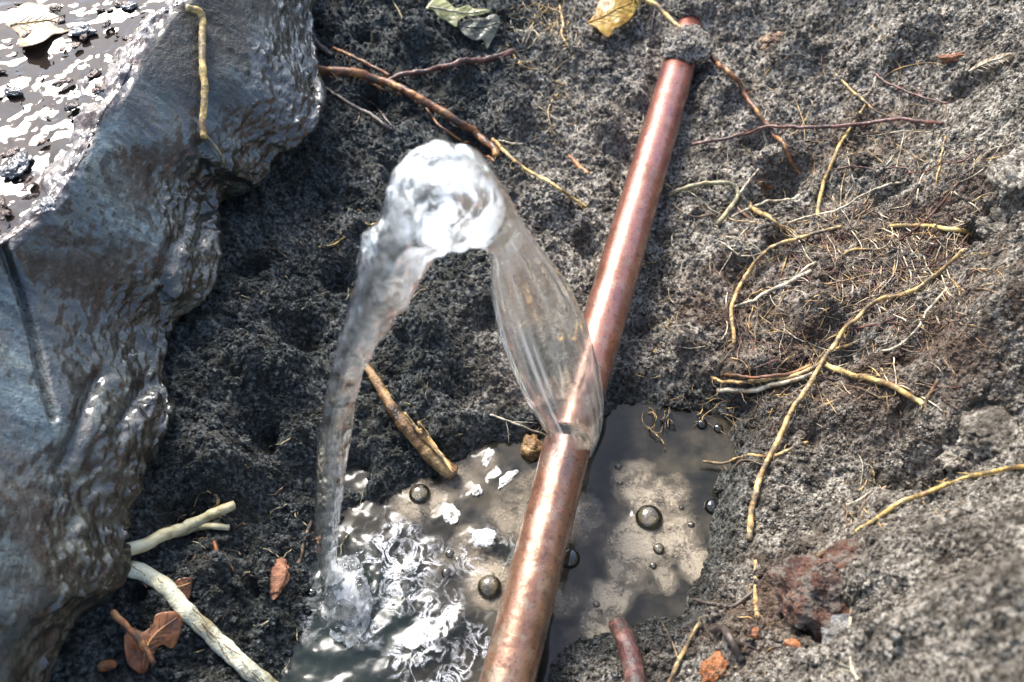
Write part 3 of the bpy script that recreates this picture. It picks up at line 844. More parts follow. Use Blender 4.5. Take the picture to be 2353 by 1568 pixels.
# water beads on the pipe
hv, hf = ico(1)
geos = []
for k in range(520):
    lower = random.random() < 0.62
    Q, T_, N_, B_ = (Ql, Tl, Nl, Bl) if lower else (Qu, Tu, Nu, Bu)
    i = random.randrange(len(Q) - 1); a = random.uniform(0, 2 * math.pi)
    d = math.cos(a) * B_[i] + math.sin(a) * N_[i]
    if d[2] < -0.35: continue
    s = random.choice([.25, .3, .35, .45, .55]) * 0.001 * (1.25 if lower else 0.9)
    V = hv * s
    V = V - np.outer((V @ d) * 0.45, d)
    geos.append((V + Q[i] + d * R_PIPE, np.zeros((0, 4), int), hf, np.zeros(len(V))))
V_, F_, _a = merge(geos)
tag(mesh_np("water_beads", V_, F_, M_DROP, True, None, pipe), kind="stuff")

# ------------------------------------------------------------------ the jet
START = pipe_crk + np.array([0, 0, R_PIPE])
pn = np.array([START[1] - LAND[1], -(START[0] - LAND[0]), 0]); pn /= np.linalg.norm(pn)
def on_plane(px, py):
    d = ray(px, py); t = ((START - CAM) @ pn) / (d @ pn)
    return CAM + d * t[..., None]
OUT = [(1352, 1016), (1378, 965), (1386, 905), (1376, 840), (1350, 745), (1318, 675), (1280, 615), (1240, 568), (1205, 515), (1178, 470), (1152, 420), (1120, 372), (1080, 342), (1040, 335), (1000, 346), (950, 372), (912, 412), (893, 462),
       (884, 515), (848, 552), (828, 620), (815, 690), (790, 765), (768, 830), (755, 905), (738, 980), (730, 1070), (727, 1150), (726, 1220), (732, 1290), (738, 1360)]
INN = [(1262, 1006), (1240, 972), (1210, 925), (1185, 870), (1152, 785), (1136, 715), (1128, 650), (1130, 605), (1126, 584), (1118, 572), (1104, 566), (1084, 562), (1062, 562), (1040, 564), (1018, 566), (996, 572), (978, 584), (966, 604),
       (954, 640), (932, 672), (910, 702), (892, 742), (862, 790), (838, 826), (822, 880), (810, 950), (798, 1030), (786, 1110), (778, 1190), (774, 1270), (776, 1340)]
Oo, Ii = np.array(OUT, float), np.array(INN, float)
NJ, NA = 340, 72
Oo, Ii = [np.stack([np.interp(np.linspace(0, 1, NJ), np.linspace(0, 1, len(q)), spline(np.c_[q, q[:, 0] * 0], 400)[:, c] if False else q[:, c]) if False else
          np.interp(np.linspace(0, len(q) - 1, NJ), np.arange(len(q)), q[:, c]) for c in (0, 1)], 1) for q in (Oo, Ii)]
def sm(q, k=9):
    w = np.hanning(k + 2)[1:-1]; w /= w.sum()
    p = np.vstack([np.repeat(q[:1], k // 2, 0), q, np.repeat(q[-1:], k // 2, 0)])
    return np.stack([np.convolve(p[:, c], w, 'valid') for c in range(q.shape[1])], 1)
Oo, Ii = sm(Oo, 15), sm(Ii, 15)
Op, Ip = on_plane(Oo[:, 0], Oo[:, 1]), on_plane(Ii[:, 0], Ii[:, 1])
Cn, Hf = (Op + Ip) / 2, (Op - Ip) / 2
uu = np.linspace(0, 1, NJ)
hw = np.linalg.norm(Hf, axis=1)
thick = hw * np.interp(uu, [0, .08, .2, .35, .5, .62, .75, 1], [.8, .30, .16, .45, .60, .60, .8, .95])
ang = np.arange(NA) * 2 * math.pi / NA
V = Cn[:, None, :] + np.cos(ang)[None, :, None] * Hf[:, None, :] + (np.sin(ang)[None, :] * thick[:, None])[..., None] * pn
arc = np.concatenate([[0], np.cumsum(np.linalg.norm(np.diff(Cn, axis=0), axis=1))])
nrm = np.cos(ang)[None, :, None] * (Hf / hw[:, None])[:, None, :] * (thick / hw)[:, None, None] + np.sin(ang)[None, :, None] * pn
nrm /= np.linalg.norm(nrm, axis=2)[..., None]
S1 = np.stack([np.broadcast_to(np.cos(ang) * 9.0, (NJ, NA)), np.broadcast_to(np.sin(ang) * 3.0, (NJ, NA)), np.broadcast_to(arc[:, None] * 9, (NJ, NA))], -1).reshape(-1, 3)
streak = fbm(S1, 4, 601).reshape(NJ, NA)
Vw = V.reshape(-1, 3)
blobs = fbm(Vw * 105, 4, 607).reshape(NJ, NA)
mid = fbm(Vw * 190, 3, 611).reshape(NJ, NA)
k_st = np.interp(uu, [0, .05, .28, .4, .6, .75, 1], [.0006, .0011, .0012, .0010, .0010, .0009, .0007])
k_bl = np.interp(uu, [0, .2, .32, .42, .6, .75, 1], [0, .0001, .0014, .0044, .0036, .0020, .0010])
k_md = np.interp(uu, [0, .2, .34, .6, 1], [0, .0001, .0010, .0010, .0006])
V = V + nrm * (streak * k_st[:, None] + blobs * k_bl[:, None] + mid * k_md[:, None])[..., None]
froth_glare = np.interp(uu, [0, .05, .2, .32, .38, .52, .6, .75, 1], [.0, .0, .0, .20, .95, 1, .16, .07, .05])  # white crest: reflected sky painted in as diffuse white
froth_glare = np.repeat(froth_glare, NA) * np.tile(1 - 0.88 * smooth(0.52, 0.86, np.cos(ang)), NJ)
fanw = np.repeat(np.interp(uu, [0, .04, .10, .24, .33], [0, .5, .6, .5, 0]), NA)
strk = fanw * 0.10 + fanw * smooth(0.02, 0.40, fbm(S1 * np.array([3.4, 3.4, 0.8]), 3, 603))  # whitish film painted along the fan for the light it reflects
jv = V.reshape(-1, 3); c0 = len(jv)
jv = np.vstack([jv, Cn[0], Cn[-1]])
j = np.arange(NA); j2 = (j + 1) % NA
jc = np.vstack([np.stack([np.full(NA, c0), j2, j], 1), np.stack([np.full(NA, c0 + 1), (NJ - 1) * NA + j, (NJ - 1) * NA + j2], 1)])
jet = mesh_np("water_jet", jv, [grid_faces(NJ, NA, True), jc], M_JET, True, {"froth_glare": np.concatenate([froth_glare, [0, 0]]), "streak": np.concatenate([strk, [0, 0]])})
tag(jet, "clear fan of water spurting from the pipe crack and arching left into the pool", "water jet")
# churning mound where it lands
c = at_z(800, 1385, 0.0)
sv, sf = blob(c + np.array([0, 0, 0.001]), (0.0105, 0.019, 0.009), 5, 0.45, 1.9, 9, 0.15, 5)
sv = sv + fbm(sv * 420, 3, 71)[:, None] * 0.0012
spl = mesh_np("splash", sv, sf, M_JET, True, {"froth_glare": 0.35 + 0.35 * smooth(-.2, .4, fbm(sv * 160, 3, 73))})
tag(spl, "frothy greenish white mound of water where the falling stream hits the pool", "splash")

# white clumps painting sky reflections on the water left of the pipe
CLUMPS = [(1112, 1240, .0052, .0040, "painted sky reflection touching the left side of the pipe"), (1036, 1186, .0036, .0052, "painted sky reflection above left of the one touching the pipe"),
          (1165, 1105, .0058, .0022, "slanting painted sky reflection nearest the pipe above the others"), (1122, 1052, .0050, .0024, "farthest painted sky reflection, by the end of the wet brown stick"), (1095, 1130, .0028, .0024, "smallest painted sky reflection, in the middle of the others")]
M_GLINT = simple("froth_glare", [(0.20, 0.18, 0.14), (0.46, 0.45, 0.41), (0.68, 0.68, 0.66)], 300, (0.05, 0.25), 0.4, 0.0006)
for k, (a, b_, rx, ry, lab) in enumerate(CLUMPS):
    c = at_z(a, b_, 0.0); c[2] = float(w_at(c[0:1], c[1:2])[0])
    V, F = blob(c, (rx, ry, .0010), 5, .9, 1.3, 90 + k, .4 * k, 3)
    tag(mesh_np("sky_glint", V, F, M_GLINT), lab, "froth_glare", "painted sky reflections on the pool")
geos = []
for k in range(70):
    a = random.uniform(0, 2 * math.pi); r = abs(random.gauss(0, .016)) + .006
    q = LAND + np.array([math.cos(a) * r, math.sin(a) * r, random.uniform(.001, .016) * max(.15, 1 - r / .03)])
    geos.append((ico(1)[0] * random.choice([.0003, .0004, .0006, .0008]) + q, np.zeros((0, 4), int), ico(1)[1], np.zeros(42)))
V, F, _a = merge(geos)
tag(mesh_np("spray", V, F, M_DROP), "fine spray of droplets round the splash", kind="stuff")

# bubbles
def dome(cpos, r, name="bubble", label=None, group="bubbles on the pool"):
    n, m_ = 14, 28
    a = np.linspace(0.02, math.pi * 0.54, n); b_ = np.arange(m_) * 2 * math.pi / m_
    V = np.stack([np.sin(a)[:, None] * np.cos(b_)[None], np.sin(a)[:, None] * np.sin(b_)[None], np.cos(a)[:, None] * np.ones(m_)[None] * 0.70], -1) * r
    # rim of lifted water round its foot
    o = mesh_np(name, V.reshape(-1, 3), grid_faces(n, m_, True)[:, ::-1], M_FILM)
    o.location = cpos
    tag(o, label, "bubble", group)
    return o
BUB = [(965, 1140, 25, "round bubble beside the dark soil at the far left rim of the pool"),
       (1490, 1196, 32, "largest bubble, in the brown scum right of the pipe"),
       (1125, 1352, 28, "big bubble touching the left side of the lower pipe"),
       (1309, 1284, 24, "bubble half hidden behind the right side of the lower pipe"),
       (1034, 1274, 11, "small bubble, upper left one of the cluster left of the pipe"),
       (1052, 1288, 8, "tiny bubble, right one of the cluster left of the pipe"),
       (1026, 1318, 12, "small bubble below the cluster left of the pipe"),
       (1425, 1112, 7, "tiny bubble above the brown scum on dark water"),
       (1420, 1074, 9, "small bubble on dark water just right of the pipe crack"),
       (1512, 1266, 14, "small bubble below the largest bubble in the scum"),
       (1500, 1302, 9, "tiny bubble lowest in the scum right of the pipe"),
       (1370, 1390, 9, "small bubble close to the right side of the lower pipe"),
       (1412, 1440, 11, "bubble in front of the dark reddish stub of root"),
       (1588, 1208, 8, "tiny bubble in scum near the right shore"),
       (1636, 1165, 18, "bubble pressed against the right shore of the pool"),
       (1612, 1350, 13, "bubble at the right shore beneath the twig"),
       (1590, 1395, 15, "bubble in the lower right corner of the pool"),
       (1612, 975, 13, "left bubble of the pair at the far right rim of the pool"),
       (1650, 985, 11, "right bubble of the pair at the far right rim of the pool"),
       (716, 1361, 10, "blue glinting bubble left of the splash"),
       (664, 1500, 9, "bubble at the lower left edge of the pool"),
       (1565, 1170, 6, "tiny bubble right of the largest bubble")]
for a, b_, r, lab in BUB:
    c = at_z(a, b_, 0.0); dep = (c - CAM) @ FWD
    c[2] = float(w_at(c[0:1], c[1:2])[0]) + 0.0006
    dome(c, r / FPX * dep, "bubble", lab)
# loose drops round the splash
for a, b_, zz, r, lab in [(716, 1335, .006, .0013, "drop thrown up left of the splash"), (880, 1310, .010, .0010, "drop thrown up right of the splash"),
                          (700, 1420, .004, .0011, "drop over the dark water below left of the splash"), (856, 1290, .014, .0008, "tiny drop nearest the falling stream")]:
    V, F = blob(at_z(a, b_, zz), (r, r, r * 1.15), 2, 0.08, 1, 3)
    tag(mesh_np("water_drop", V, F, M_DROP), lab, "drop", "drops thrown up by the splash")

# ------------------------------------------------------------------ roots, twigs and sticks
def root_geo(pts, r0, r1, lift, seed, sides=8, wig=0.0006, lump=0.28, P3=None, flat=1.0, bury=True):
    P = on_ground(pts, lift) if P3 is None else P3
    L = np.linalg.norm(np.diff(P, axis=0), axis=1).sum()
    n = int(np.clip(L / 0.0013, 10, 130))
    Q = spline(P, n)
    if P3 is None:   # follow the soil between the traced points
        hq = np.maximum(h_at(Q[:, 0], Q[:, 1]), -0.001) + np.mean(lift)
        Q[:, 2] = Q[:, 2] * 0.55 + np.maximum(hq, Q[:, 2] - 0.004) * 0.45
    s = np.linspace(0, 1, n)
    for k in range(3):
        Q[:, k] += wig * fbm(np.stack([s * L * 160, s * 0 + k * 7.3, s * 0 + seed], 1), 3, seed + k)
    R = r0 + (r1 - r0) * s
    R = R * (1 + 0.22 * fbm(np.stack([s * L * 210, s * 0, s * 0 + seed], 1), 2, seed + 9))
    return tube_geo(Q, R, sides, lump, seed, flat)

ROOTS = [  # name, material, radius start mm, end mm, lift mm, points, label
 ("root", 'yellow', 1.75, 1.45, 14, [(1440, -14), (1458, 0), (1507, 18), (1557, 53), (1582, 75)], "yellow root crossing over the pipe at the top edge, right of the yellow leaf", [12, 12, 14, 26, 30]),
 ("root", 'rust', 1.7, 1.2, 6, [(1608, 98), (1628, 118), (1670, 163), (1705, 207), (1740, 260), (1771, 299), (1806, 348), (1830, 392), (1836, 410)], "long orange brown root running down right from the muddy collar of the pipe", [18, 10, 6, 5, 6, 7, 7, 5, 0]),
 ("twig", 'red', 1.0, 1.15, 13, [(1590, 337), (1626, 326), (1714, 304), (1758, 288), (1846, 288), (1956, 284), (2022, 279), (2066, 277), (2110, 286), (2160, 294)], "thin reddish twig lying level across the soil right of the pipe", [6, 10, 14, 16, 15, 13, 10, 7, 5, 2]),
 ("root", 'yellow', .75, 1.2, 7, [(1988, 245), (1956, 290), (1929, 334), (1912, 374), (1894, 418), (1883, 462), (1876, 505)], "yellow root dropping steeply from beneath the level reddish twig", None),
 ("twig", 'tan', .9, .6, 6, [(1920, 175), (1960, 207), (2004, 246), (2039, 273)], "short twig sloping down to the right end of the level reddish twig", None),
 ("twig", 'red', .8, .5, 7, [(2010, 175), (2057, 196), (2110, 216), (2178, 241)], "dark red twig above the right end of the level reddish twig", None),
 ("root", 'olive', 1.2, 1.5, 6, [(1533, 453), (1582, 429), (1634, 418), (1678, 420), (1694, 436), (1692, 458), (1661, 502), (1646, 522)], "bent knee shaped root just right of the pipe highlight", [2, 7, 9, 9, 8, 6, 5, 2]),
 ("wood_splinter", 'pale', .9, .5, 10, [(1694, 456), (1714, 422), (1741, 393)], "white wood splinter standing up at the bend of the knee shaped root", None),
 ("root", 'rust', 1.4, 1.3, 4, [(1716, 424), (1753, 427), (1782, 427)], "short orange root stub right of the white splinter", None),
 ("root", 'pale', .8, .9, 7, [(1680, 504), (1722, 477), (1758, 462), (1836, 452)], "straight pale root below the white splinter", None),
 ("root", 'tan', 1.6, 1.0, 5, [(1720, 468), (1762, 493), (1789, 515), (1814, 537)], "stubby tan root sloping down right under the straight pale root", None),
 ("root", 'rust', 1.0, .8, 4, [(1686, 467), (1705, 486), (1724, 506)], "little rust root under the bend of the knee shaped root", None),
 ("root", 'pale', .6, .6, 6, [(1800, 516), (1846, 499), (1890, 491), (1943, 473), (1978, 449), (2022, 431), (2078, 421)], "thin pale root curving up to the right past the foot of the steep yellow root", None),
 ("root", 'tan', .95, 1.1, 9, [(1930, 527), (1884, 536), (1820, 552), (1784, 562), (1760, 576), (1724, 616), (1704, 648), (1688, 684), (1680, 716), (1684, 760), (1685, 796)], "long tan root bowed like a hook in the middle of the right slope", [3, 6, 9, 10, 11, 12, 12, 11, 9, 6, 2]),
 ("root", 'pale', .8, 1.2, 6, [(1686, 709), (1724, 692), (1752, 676), (1796, 656), (1828, 640), (1862, 627)], "pale root reaching right from the lower end of the bowed tan root", None),
 ("root", 'pale', .5, .6, 6, [(1790, 655), (1832, 632), (1848, 616), (1874, 605)], "thin pale root right above the one that meets the bowed tan root", None),
 ("root", 'yellow', 1.0, 1.1, 6, [(2045, 524), (2092, 516), (2144, 518), (2184, 526), (2230, 541)], "yellow root lying level near the right side, above the long diagonal root", None),
 ("root", 'tan', .8, .5, 5, [(1920, 600), (1960, 572), (2010, 572), (2030, 575)], "short tan root between bowed root and the level yellow one", None),
 ("root", 'tan', 1.0, 1.45, 9, [(2210, 583), (2172, 616), (2140, 640), (2108, 664), (2068, 678), (2028, 686), (1996, 704), (1968, 732), (1940, 756), (1920, 788), (1892, 828), (1868, 868), (1844, 908), (1821, 940), (1795, 997), (1773, 1041), (1746, 1098), (1733, 1142), (1724, 1186), (1718, 1248)], "longest tan brown root running diagonally down the right slope to the pool shore", [3, 6, 8, 9, 9, 9, 10, 10, 10, 11, 12, 12, 11, 10, 9, 7, 5, 5, 4, 0]),
 ("root", 'yellow', 1.5, 1.3, 7, [(1896, 832), (1940, 854), (1988, 864), (2032, 878), (2072, 900), (2108, 924), (2122, 952)], "thick yellow root branching right from the longest tan brown root", [8, 8, 8, 8, 7, 5, 0]),
 ("root", 'tan', .9, 1.3, 8, [(1632, 870), (1684, 876), (1732, 876), (1796, 868), (1852, 852), (1888, 838)], "upper tan root of the bundle reaching left from the longest tan brown root", None),
 ("root", 'pale', 1.3, 1.2, 7, [(1648, 901), (1700, 898), (1744, 894), (1780, 882), (1832, 870), (1890, 854)], "lowest pale root of the bundle reaching left over the pool edge", None),
 ("root", 'rust', .8, 1.0, 10, [(1664, 866), (1716, 864), (1764, 862), (1812, 858), (1860, 846)], "thin rust root on top of the bundle reaching left", None),
 ("root", 'pale', .5, .7, 6, [(2004, 813), (2044, 804), (2084, 780), (2112, 752), (2128, 720), (2152, 692), (2174, 666)], "thin pale root curving up right of the longest tan brown root", None),
 ("root", 'tan', .8, .7, 6, [(1914, 805), (1940, 794), (1968, 787)], "short tan side root on the right of the longest tan brown root", None),
 ("root", 'red', .6, .8, 6, [(1938, 761), (1992, 748), (2024, 742), (2072, 727)], "reddish side root above the short tan one on the right slope", None),
 ("root", 'yellow', 1.0, .9, 8, [(2380, 1068), (2353, 1074), (2270, 1085), (2204, 1102), (2138, 1129), (2089, 1146), (2050, 1168), (2019, 1190), (1962, 1230)], "yellow root coming in from the right edge along the near mound", [4, 5, 8, 9, 8, 6, 5, 4, 2]),
 ("root", 'brown', 1.0, 1.2, 4, [(1940, 1246), (1909, 1261), (1852, 1292), (1812, 1316)], "brown root ending on the muddy red lump", None),
 ("root", 'pale', .55, .6, 4, [(1938, 1164), (1984, 1142), (2040, 1115)], "short pale root on the smooth grey soil above the near mound", None),
 ("root", 'tan', .7, .9, 4, [(1616, 1060), (1658, 1063), (1693, 1054), (1755, 1050), (1799, 1041), (1854, 1020)], "tan root poking over the right shore of the pool", [5, 5, 5, 5, 5, 3]),
 ("root", 'tan', .9, 1.1, 5, [(1736, 1290), (1737, 1353), (1738, 1425)], "upright end of root rising from the crumbly shore under the longest tan brown root", None),
 ("root", 'tan', .9, .9, 6, [(1530, 1590), (1539, 1566), (1566, 1507), (1597, 1450), (1608, 1434)], "tan root at the bottom edge right of the dark reddish stub", None),
 ("root", 'pale', .6, .6, 6, [(1957, 1455), (1957, 1406), (1960, 1371), (1976, 1351)], "pale thread of root above the pale stone in the near mound", None),
 ("root", 'pale', .6, .6, 6, [(1976, 1580), (1960, 1538), (1953, 1500)], "pale thread of root under the pale stone at the bottom edge", None),
 ("twig", 'dark', .7, .9, 4, [(1592, 1379), (1641, 1388), (1685, 1391), (1740, 1352)], "dark twig at the lower right corner of the pool", None),
 ("root", 'red', 4.2, 4.6, 18, [(1422, 1434), (1440, 1478), (1452, 1524), (1462, 1590)], "thick dark reddish stub of root standing at the bottom edge right of the pipe", [16, 14, 11, 6]),
 ("root", 'dark', 1.5, 1.6, 10, [(1640, 1450), (1664, 1444), (1682, 1474), (1702, 1522)], "hooked dark root standing in the soil near the bottom edge", [8, 12, 10, 2]),
 ("root", 'brown', .8, .8, 5, [(2119, 950), (2133, 913), (2154, 874)], "fuzzy brown root at the end of the thick yellow branch", None),
 ("root", 'rust', 2.9, 2.2, 10, [(722, 163), (760, 165), (793, 163), (847, 173), (894, 188), (944, 212), (995, 242), (1045, 276), (1092, 306), (1130, 338), (1142, 366)], "thick rusty root sloping down right behind the top of the water arc", [6, 9, 11, 12, 12, 12, 11, 10, 9, 7, 3]),
 ("root", 'yellow', 1.25, 1.0, 7, [(1132, 324), (1180, 366), (1230, 400), (1281, 430), (1318, 457), (1346, 480)], "yellow tip of root sloping down from the end of the thick rusty root", None),
 ("twig", 'rust', 1.2, 1.2, 12, [(768, 117), (810, 131), (847, 148), (893, 172)], "short rust twig resting above the thick rusty root near the clay bank", [9, 13, 15, 15]),
 ("root", 'red', 1.5, 1.9, 7, [(888, 182), (944, 168), (995, 161), (1045, 151), (1096, 139), (1146, 129), (1178, 120)], "dark red root sloping up right away from the thick rusty root", [10, 8, 6, 6, 7, 7, 5]),
 ("root", 'rust', .8, .7, 6, [(806, 177), (860, 194), (914, 215), (963, 240)], "thin rust root just under the thick rusty root", None),
 ("root", 'rust', .9, .9, 6, [(978, 250), (1015, 292), (1055, 319), (1096, 343), (1135, 375)], "thin rust root forking below the thick rusty root to the water arc", None),
 ("root", 'dark', 1.3, 1.4, 6, [(742, 203), (793, 232), (847, 259), (881, 286), (903, 304)], "grey brown root sloping down right from the clay bank edge", None),
 ("root", 'dark', .6, .9, 5, [(800, 224), (860, 239), (881, 265), (903, 298)], "thin dark root joining the grey brown one from above", None),
 ("root", 'dark', 1.8, 2.2, 6, [(712, 70), (726, 96), (745, 112), (764, 132)], "glossy black root end beside the clay bank at the top", None),
 ("root", 'rust', 1.7, 1.4, 4, [(1308, 361), (1330, 380), (1353, 402)], "orange stub of root left of the pipe, right of the yellow tip", None),
 ("root", 'tan', 1.0, .9, 5, [(1178, 129), (1200, 150), (1232, 164)], "short tan root at the right end of the dark red root", None),
 ("root", 'tan', .5, .6, 6, [(1274, 315), (1264, 279), (1260, 249), (1283, 216)], "thin root hanging in a curve above the yellow tip", None),
 ("root", 'pale', .8, .6, 4, [(1146, 326), (1183, 329), (1216, 334)], "pale flat root right of the top of the water arc", None),
 ("root", 'yellow', .5, .5, 5, [(801, 482), (834, 507), (860, 514), (890, 509)], "fine yellow root left of the water arc", None),
 ("root", 'yellow', .6, .5, 5, [(732, 570), (760, 562), (793, 548)], "short yellow root on dark soil left of the falling stream", None),
 ("root", 'olive', .6, .6, 5, [(897, -6), (918, 27), (932, 62)], "thin olive root at the top edge left of the green leaf", None),
 ("root", 'tan', .8, .9, 7, [(1285, 14), (1294, 50), (1291, 77), (1306, 113)], "tan root hanging down right of the tangle at the top edge", None),
 ("twig", 'dark', .8, .6, 7, [(1507, 10), (1498, 60), (1492, 112)], "dark twig hanging beside the yellow leaf", None),
 ("root", 'tan', .7, .7, 3, [(484, 1172), (500, 1160), (498, 1140), (478, 1128)], "curled yellow root tip behind the fork of the split stick", None),
 ("root", 'rust', .8, 1.0, 4, [(478, 1228), (494, 1253), (499, 1281), (495, 1303)], "small orange root curl below the fork of the split stick", None),
 ("twig", 'brown', .9, .9, 3, [(718, 1190), (696, 1253), (682, 1318)], "thin grey brown twig along the left side of the falling stream", None),
 ("twig", 'pale', .6, .5, 5, [(1127, 954), (1196, 976), (1256, 1002)], "thin pale twig pointing at the pipe crack from the left", None),
 ("root", 'brown', .6, .6, 5, [(1540, 470), (1590, 495), (1640, 490), (1660, 488)], "faint brown root right beside the pipe below the knee shaped root", None),
 ("root", 'pale', .45, .5, 6, [(1650, 555), (1690, 580), (1720, 586), (1760, 584)], "pale wisp of root left of the bowed tan root", None),
 ("root", 'tan', .5, .5, 6, [(2173, 300), (2166, 345), (2156, 395), (2148, 440)], "thin upright root at the right end of the level reddish twig", None),
 ("root", 'red', .5, .4, 9, [(1870, 420), (1930, 385), (2000, 385), (2090, 392), (2200, 372), (2240, 355)], "hair thin red root stretched level across the right slope", None),
 ("root", 'red', .5, .5, 8, [(2060, 560), (2110, 520), (2160, 470), (2220, 400)], "thin dark red root sloping steeply up to the right", None),
 ("root", 'brown', .6, .5, 6, [(1680, 1090), (1700, 1060), (1740, 1062), (1800, 1080)], "small brown root lying on the shore behind the poking tan one", None),
]
for k, (nm, mk, r0, r1, lift, pts, lab, lf) in enumerate(ROOTS):
    l = (np.array(lf) if lf is not None else np.concatenate([[lift * .2], np.full(len(pts) - 2, lift), [lift * .2]])) * 0.001 * 0.85
    V, F, c, a = root_geo(pts, r0 * .001, r1 * .001, l, 700 + k * 13, 10 if max(r0, r1) > 1.6 else 8)
    o = mesh_np(nm, V, [F, c], M_ROOT[mk])
    tag(o, lab, nm.replace("_", " "), "roots and twigs in the pit")
    if nm != "wood_splinter":
        rows_ = V[:-2].reshape(-1, 10 if max(r0, r1) > 1.6 else 8, 3).mean(1); ge = []
        rd = random.Random(k)
        for q_ in range(max(3, int(len(rows_) / 5))):
            i_ = rd.randrange(1, len(rows_) - 1); tdir = rows_[min(i_ + 1, len(rows_) - 1)] - rows_[i_ - 1]; tdir /= np.linalg.norm(tdir) + 1e-9
            sd_ = np.cross(tdir, [0, 0, 1]) * rd.choice([-1, 1]); L_ = rd.uniform(.003, .013)
            e_ = tdir * rd.uniform(.2, 1) + sd_ * rd.uniform(.4, 1) + np.array([0, 0, rd.uniform(-.5, .25)])
            p0 = rows_[i_]; p1 = p0 + e_ * L_ * .5 + np.array([rd.gauss(0, .0008) for _ in range(3)]); p2 = p0 + e_ * L_ + np.array([rd.gauss(0, .002) for _ in range(3)])
            r_ = rd.uniform(.00012, .00028)
            ge.append(tube_geo(spline([p0, p1, p2], 8), np.linspace(r_, r_ * .4, 8), 4))
        V_, F_, _a = merge(ge)
        tag(mesh_np("rootlet", V_, F_, M_ROOT[mk], True, None, o), kind="stuff")

# yellow root draped on the clay bank
def on_bank(pts, out=0.0015):
    Vg = Bk.reshape(-1, 3); d = Vg - CAM; dep = d @ FWD
    X = CX + FPX * (d @ RGT) / dep; Y = CY - FPX * (d @ UPV) / dep
    res = []
    for p in pts:
        w = (X - p[0]) ** 2 + (Y - p[1]) ** 2
        i = np.argsort(w)[:6]; i = i[np.argmin(dep[i])]
        q = CAM + ray(p[0], p[1]) * (dep[i] - out)
        res.append(q)
    return np.array(res)
rp = on_bank([(428, 18), (457, 27), (465, 50), (465, 101), (465, 145), (469, 188), (470, 235), (465, 279), (468, 318)], 0.004)
V, F, c, a = root_geo(None, .0019, .0017, 0, 1501, 10, P3=rp)
rb = mesh_np("root", V, [F, c], M_ROOT['yellow'])
tag(rb, "yellow root draped down the corner of the wet clay bank", "root", "roots and twigs in the pit")
rp = on_bank([(470, 310), (488, 330), (504, 352), (516, 378)], 0.004)
V, F, c, a = root_geo(None, .0009, .0007, 0, 1503, 8, P3=rp)
tag(mesh_np("root", V, [F, c], M_ROOT['olive']), "thin olive root below the yellow root on the clay bank", "root", "roots and twigs in the pit")

# stripped white root, split stick, long wet stick
wr = [(296, 1306), (344, 1325), (384, 1353), (424, 1401), (468, 1441), (516, 1489), (560, 1529), (608, 1568), (650, 1604)]
V, F, c, a = root_geo(wr, .0033, .0037, .006, 1601, 18, .0006, .16, flat=.72)
o = mesh_np("stripped_root", V, [F, c], M_WHITEROOT)
tag(o, "thick white peeled root running to the bottom edge on the left", "root")
geos = []
for k in range(26):   # shreds of skin
    i = random.randrange(0, len(wr) - 1); t = random.random()
    a0 = np.array(wr[i]) * (1 - t) + np.array(wr[i + 1]) * t + np.array([random.uniform(-18, 18), random.uniform(-12, 12)])
    b0 = a0 + np.array([random.uniform(10, 34), random.uniform(8, 34)])
    geos.append(root_geo([a0, (a0 + b0) / 2 + np.array([random.uniform(-4, 4), 2]), b0], .00022, .00012, .0105, 1650 + k, 4, .0003, 0))
V, F, a = merge(geos)
tag(mesh_np("skin_shred", V, F, M_ROOT['brown'], True, None, o), kind="stuff")
st = empty("split_stick", on_ground([(256, 1273)], .006)[0])
tag(st, "pale greenish stick with a forked split end on dark soil beside the clay bank", "stick")
def child_geo(par, name, V, F, m_, **kw):
    return mesh_np(name, V - np.array(par.location), F, m_, True, None, par)
V, F, c, a = root_geo([(250, 1275), (320, 1257), (380, 1229), (440, 1205), (492, 1181), (538, 1162)], .0030, .0022, .009, 1701, 12, .0004, .16)
child_geo(st, "stem", V, [F, c], M_SPLIT)
V, F, c, a = root_geo([(400, 1224), (452, 1212), (488, 1209), (526, 1213)], .0021, .0014, .007, 1703, 10, .0004, .2)
child_geo(st, "fork", V, [F, c], M_SPLIT)
V, F, c, a = root_geo([(818, 812), (864, 874), (900, 935), (935, 981), (976, 1032), (1044, 1092)], .0018, .0040, [.004, .008, .010, .010, .008, .003], 1711, 14, .0005, .35)
o = mesh_np("stick", V, [F, c], M_STICK)
tag(o, "long wet brown stick splitting open towards the pool, left of the pipe", "stick")
geos = []
for k in range(9):
    t0 = random.uniform(.35, .8); q = np.array([828 + (1040 - 828) * t0, 823 + (1085 - 823) * t0]) + np.array([random.uniform(-12, 12), random.uniform(-10, 10)])
    geos.append(root_geo([q, q + np.array([26, 34]), q + np.array([50, 62]) + np.array([random.uniform(-6, 6), random.uniform(-4, 4)])], .0007, .0004, .014, 1720 + k, 5, .0003, .1))
V, F, a = merge(geos)
tag(mesh_np("bark_strip", V, F, M_ROOT['tan'], True, None, o), kind="stuff")

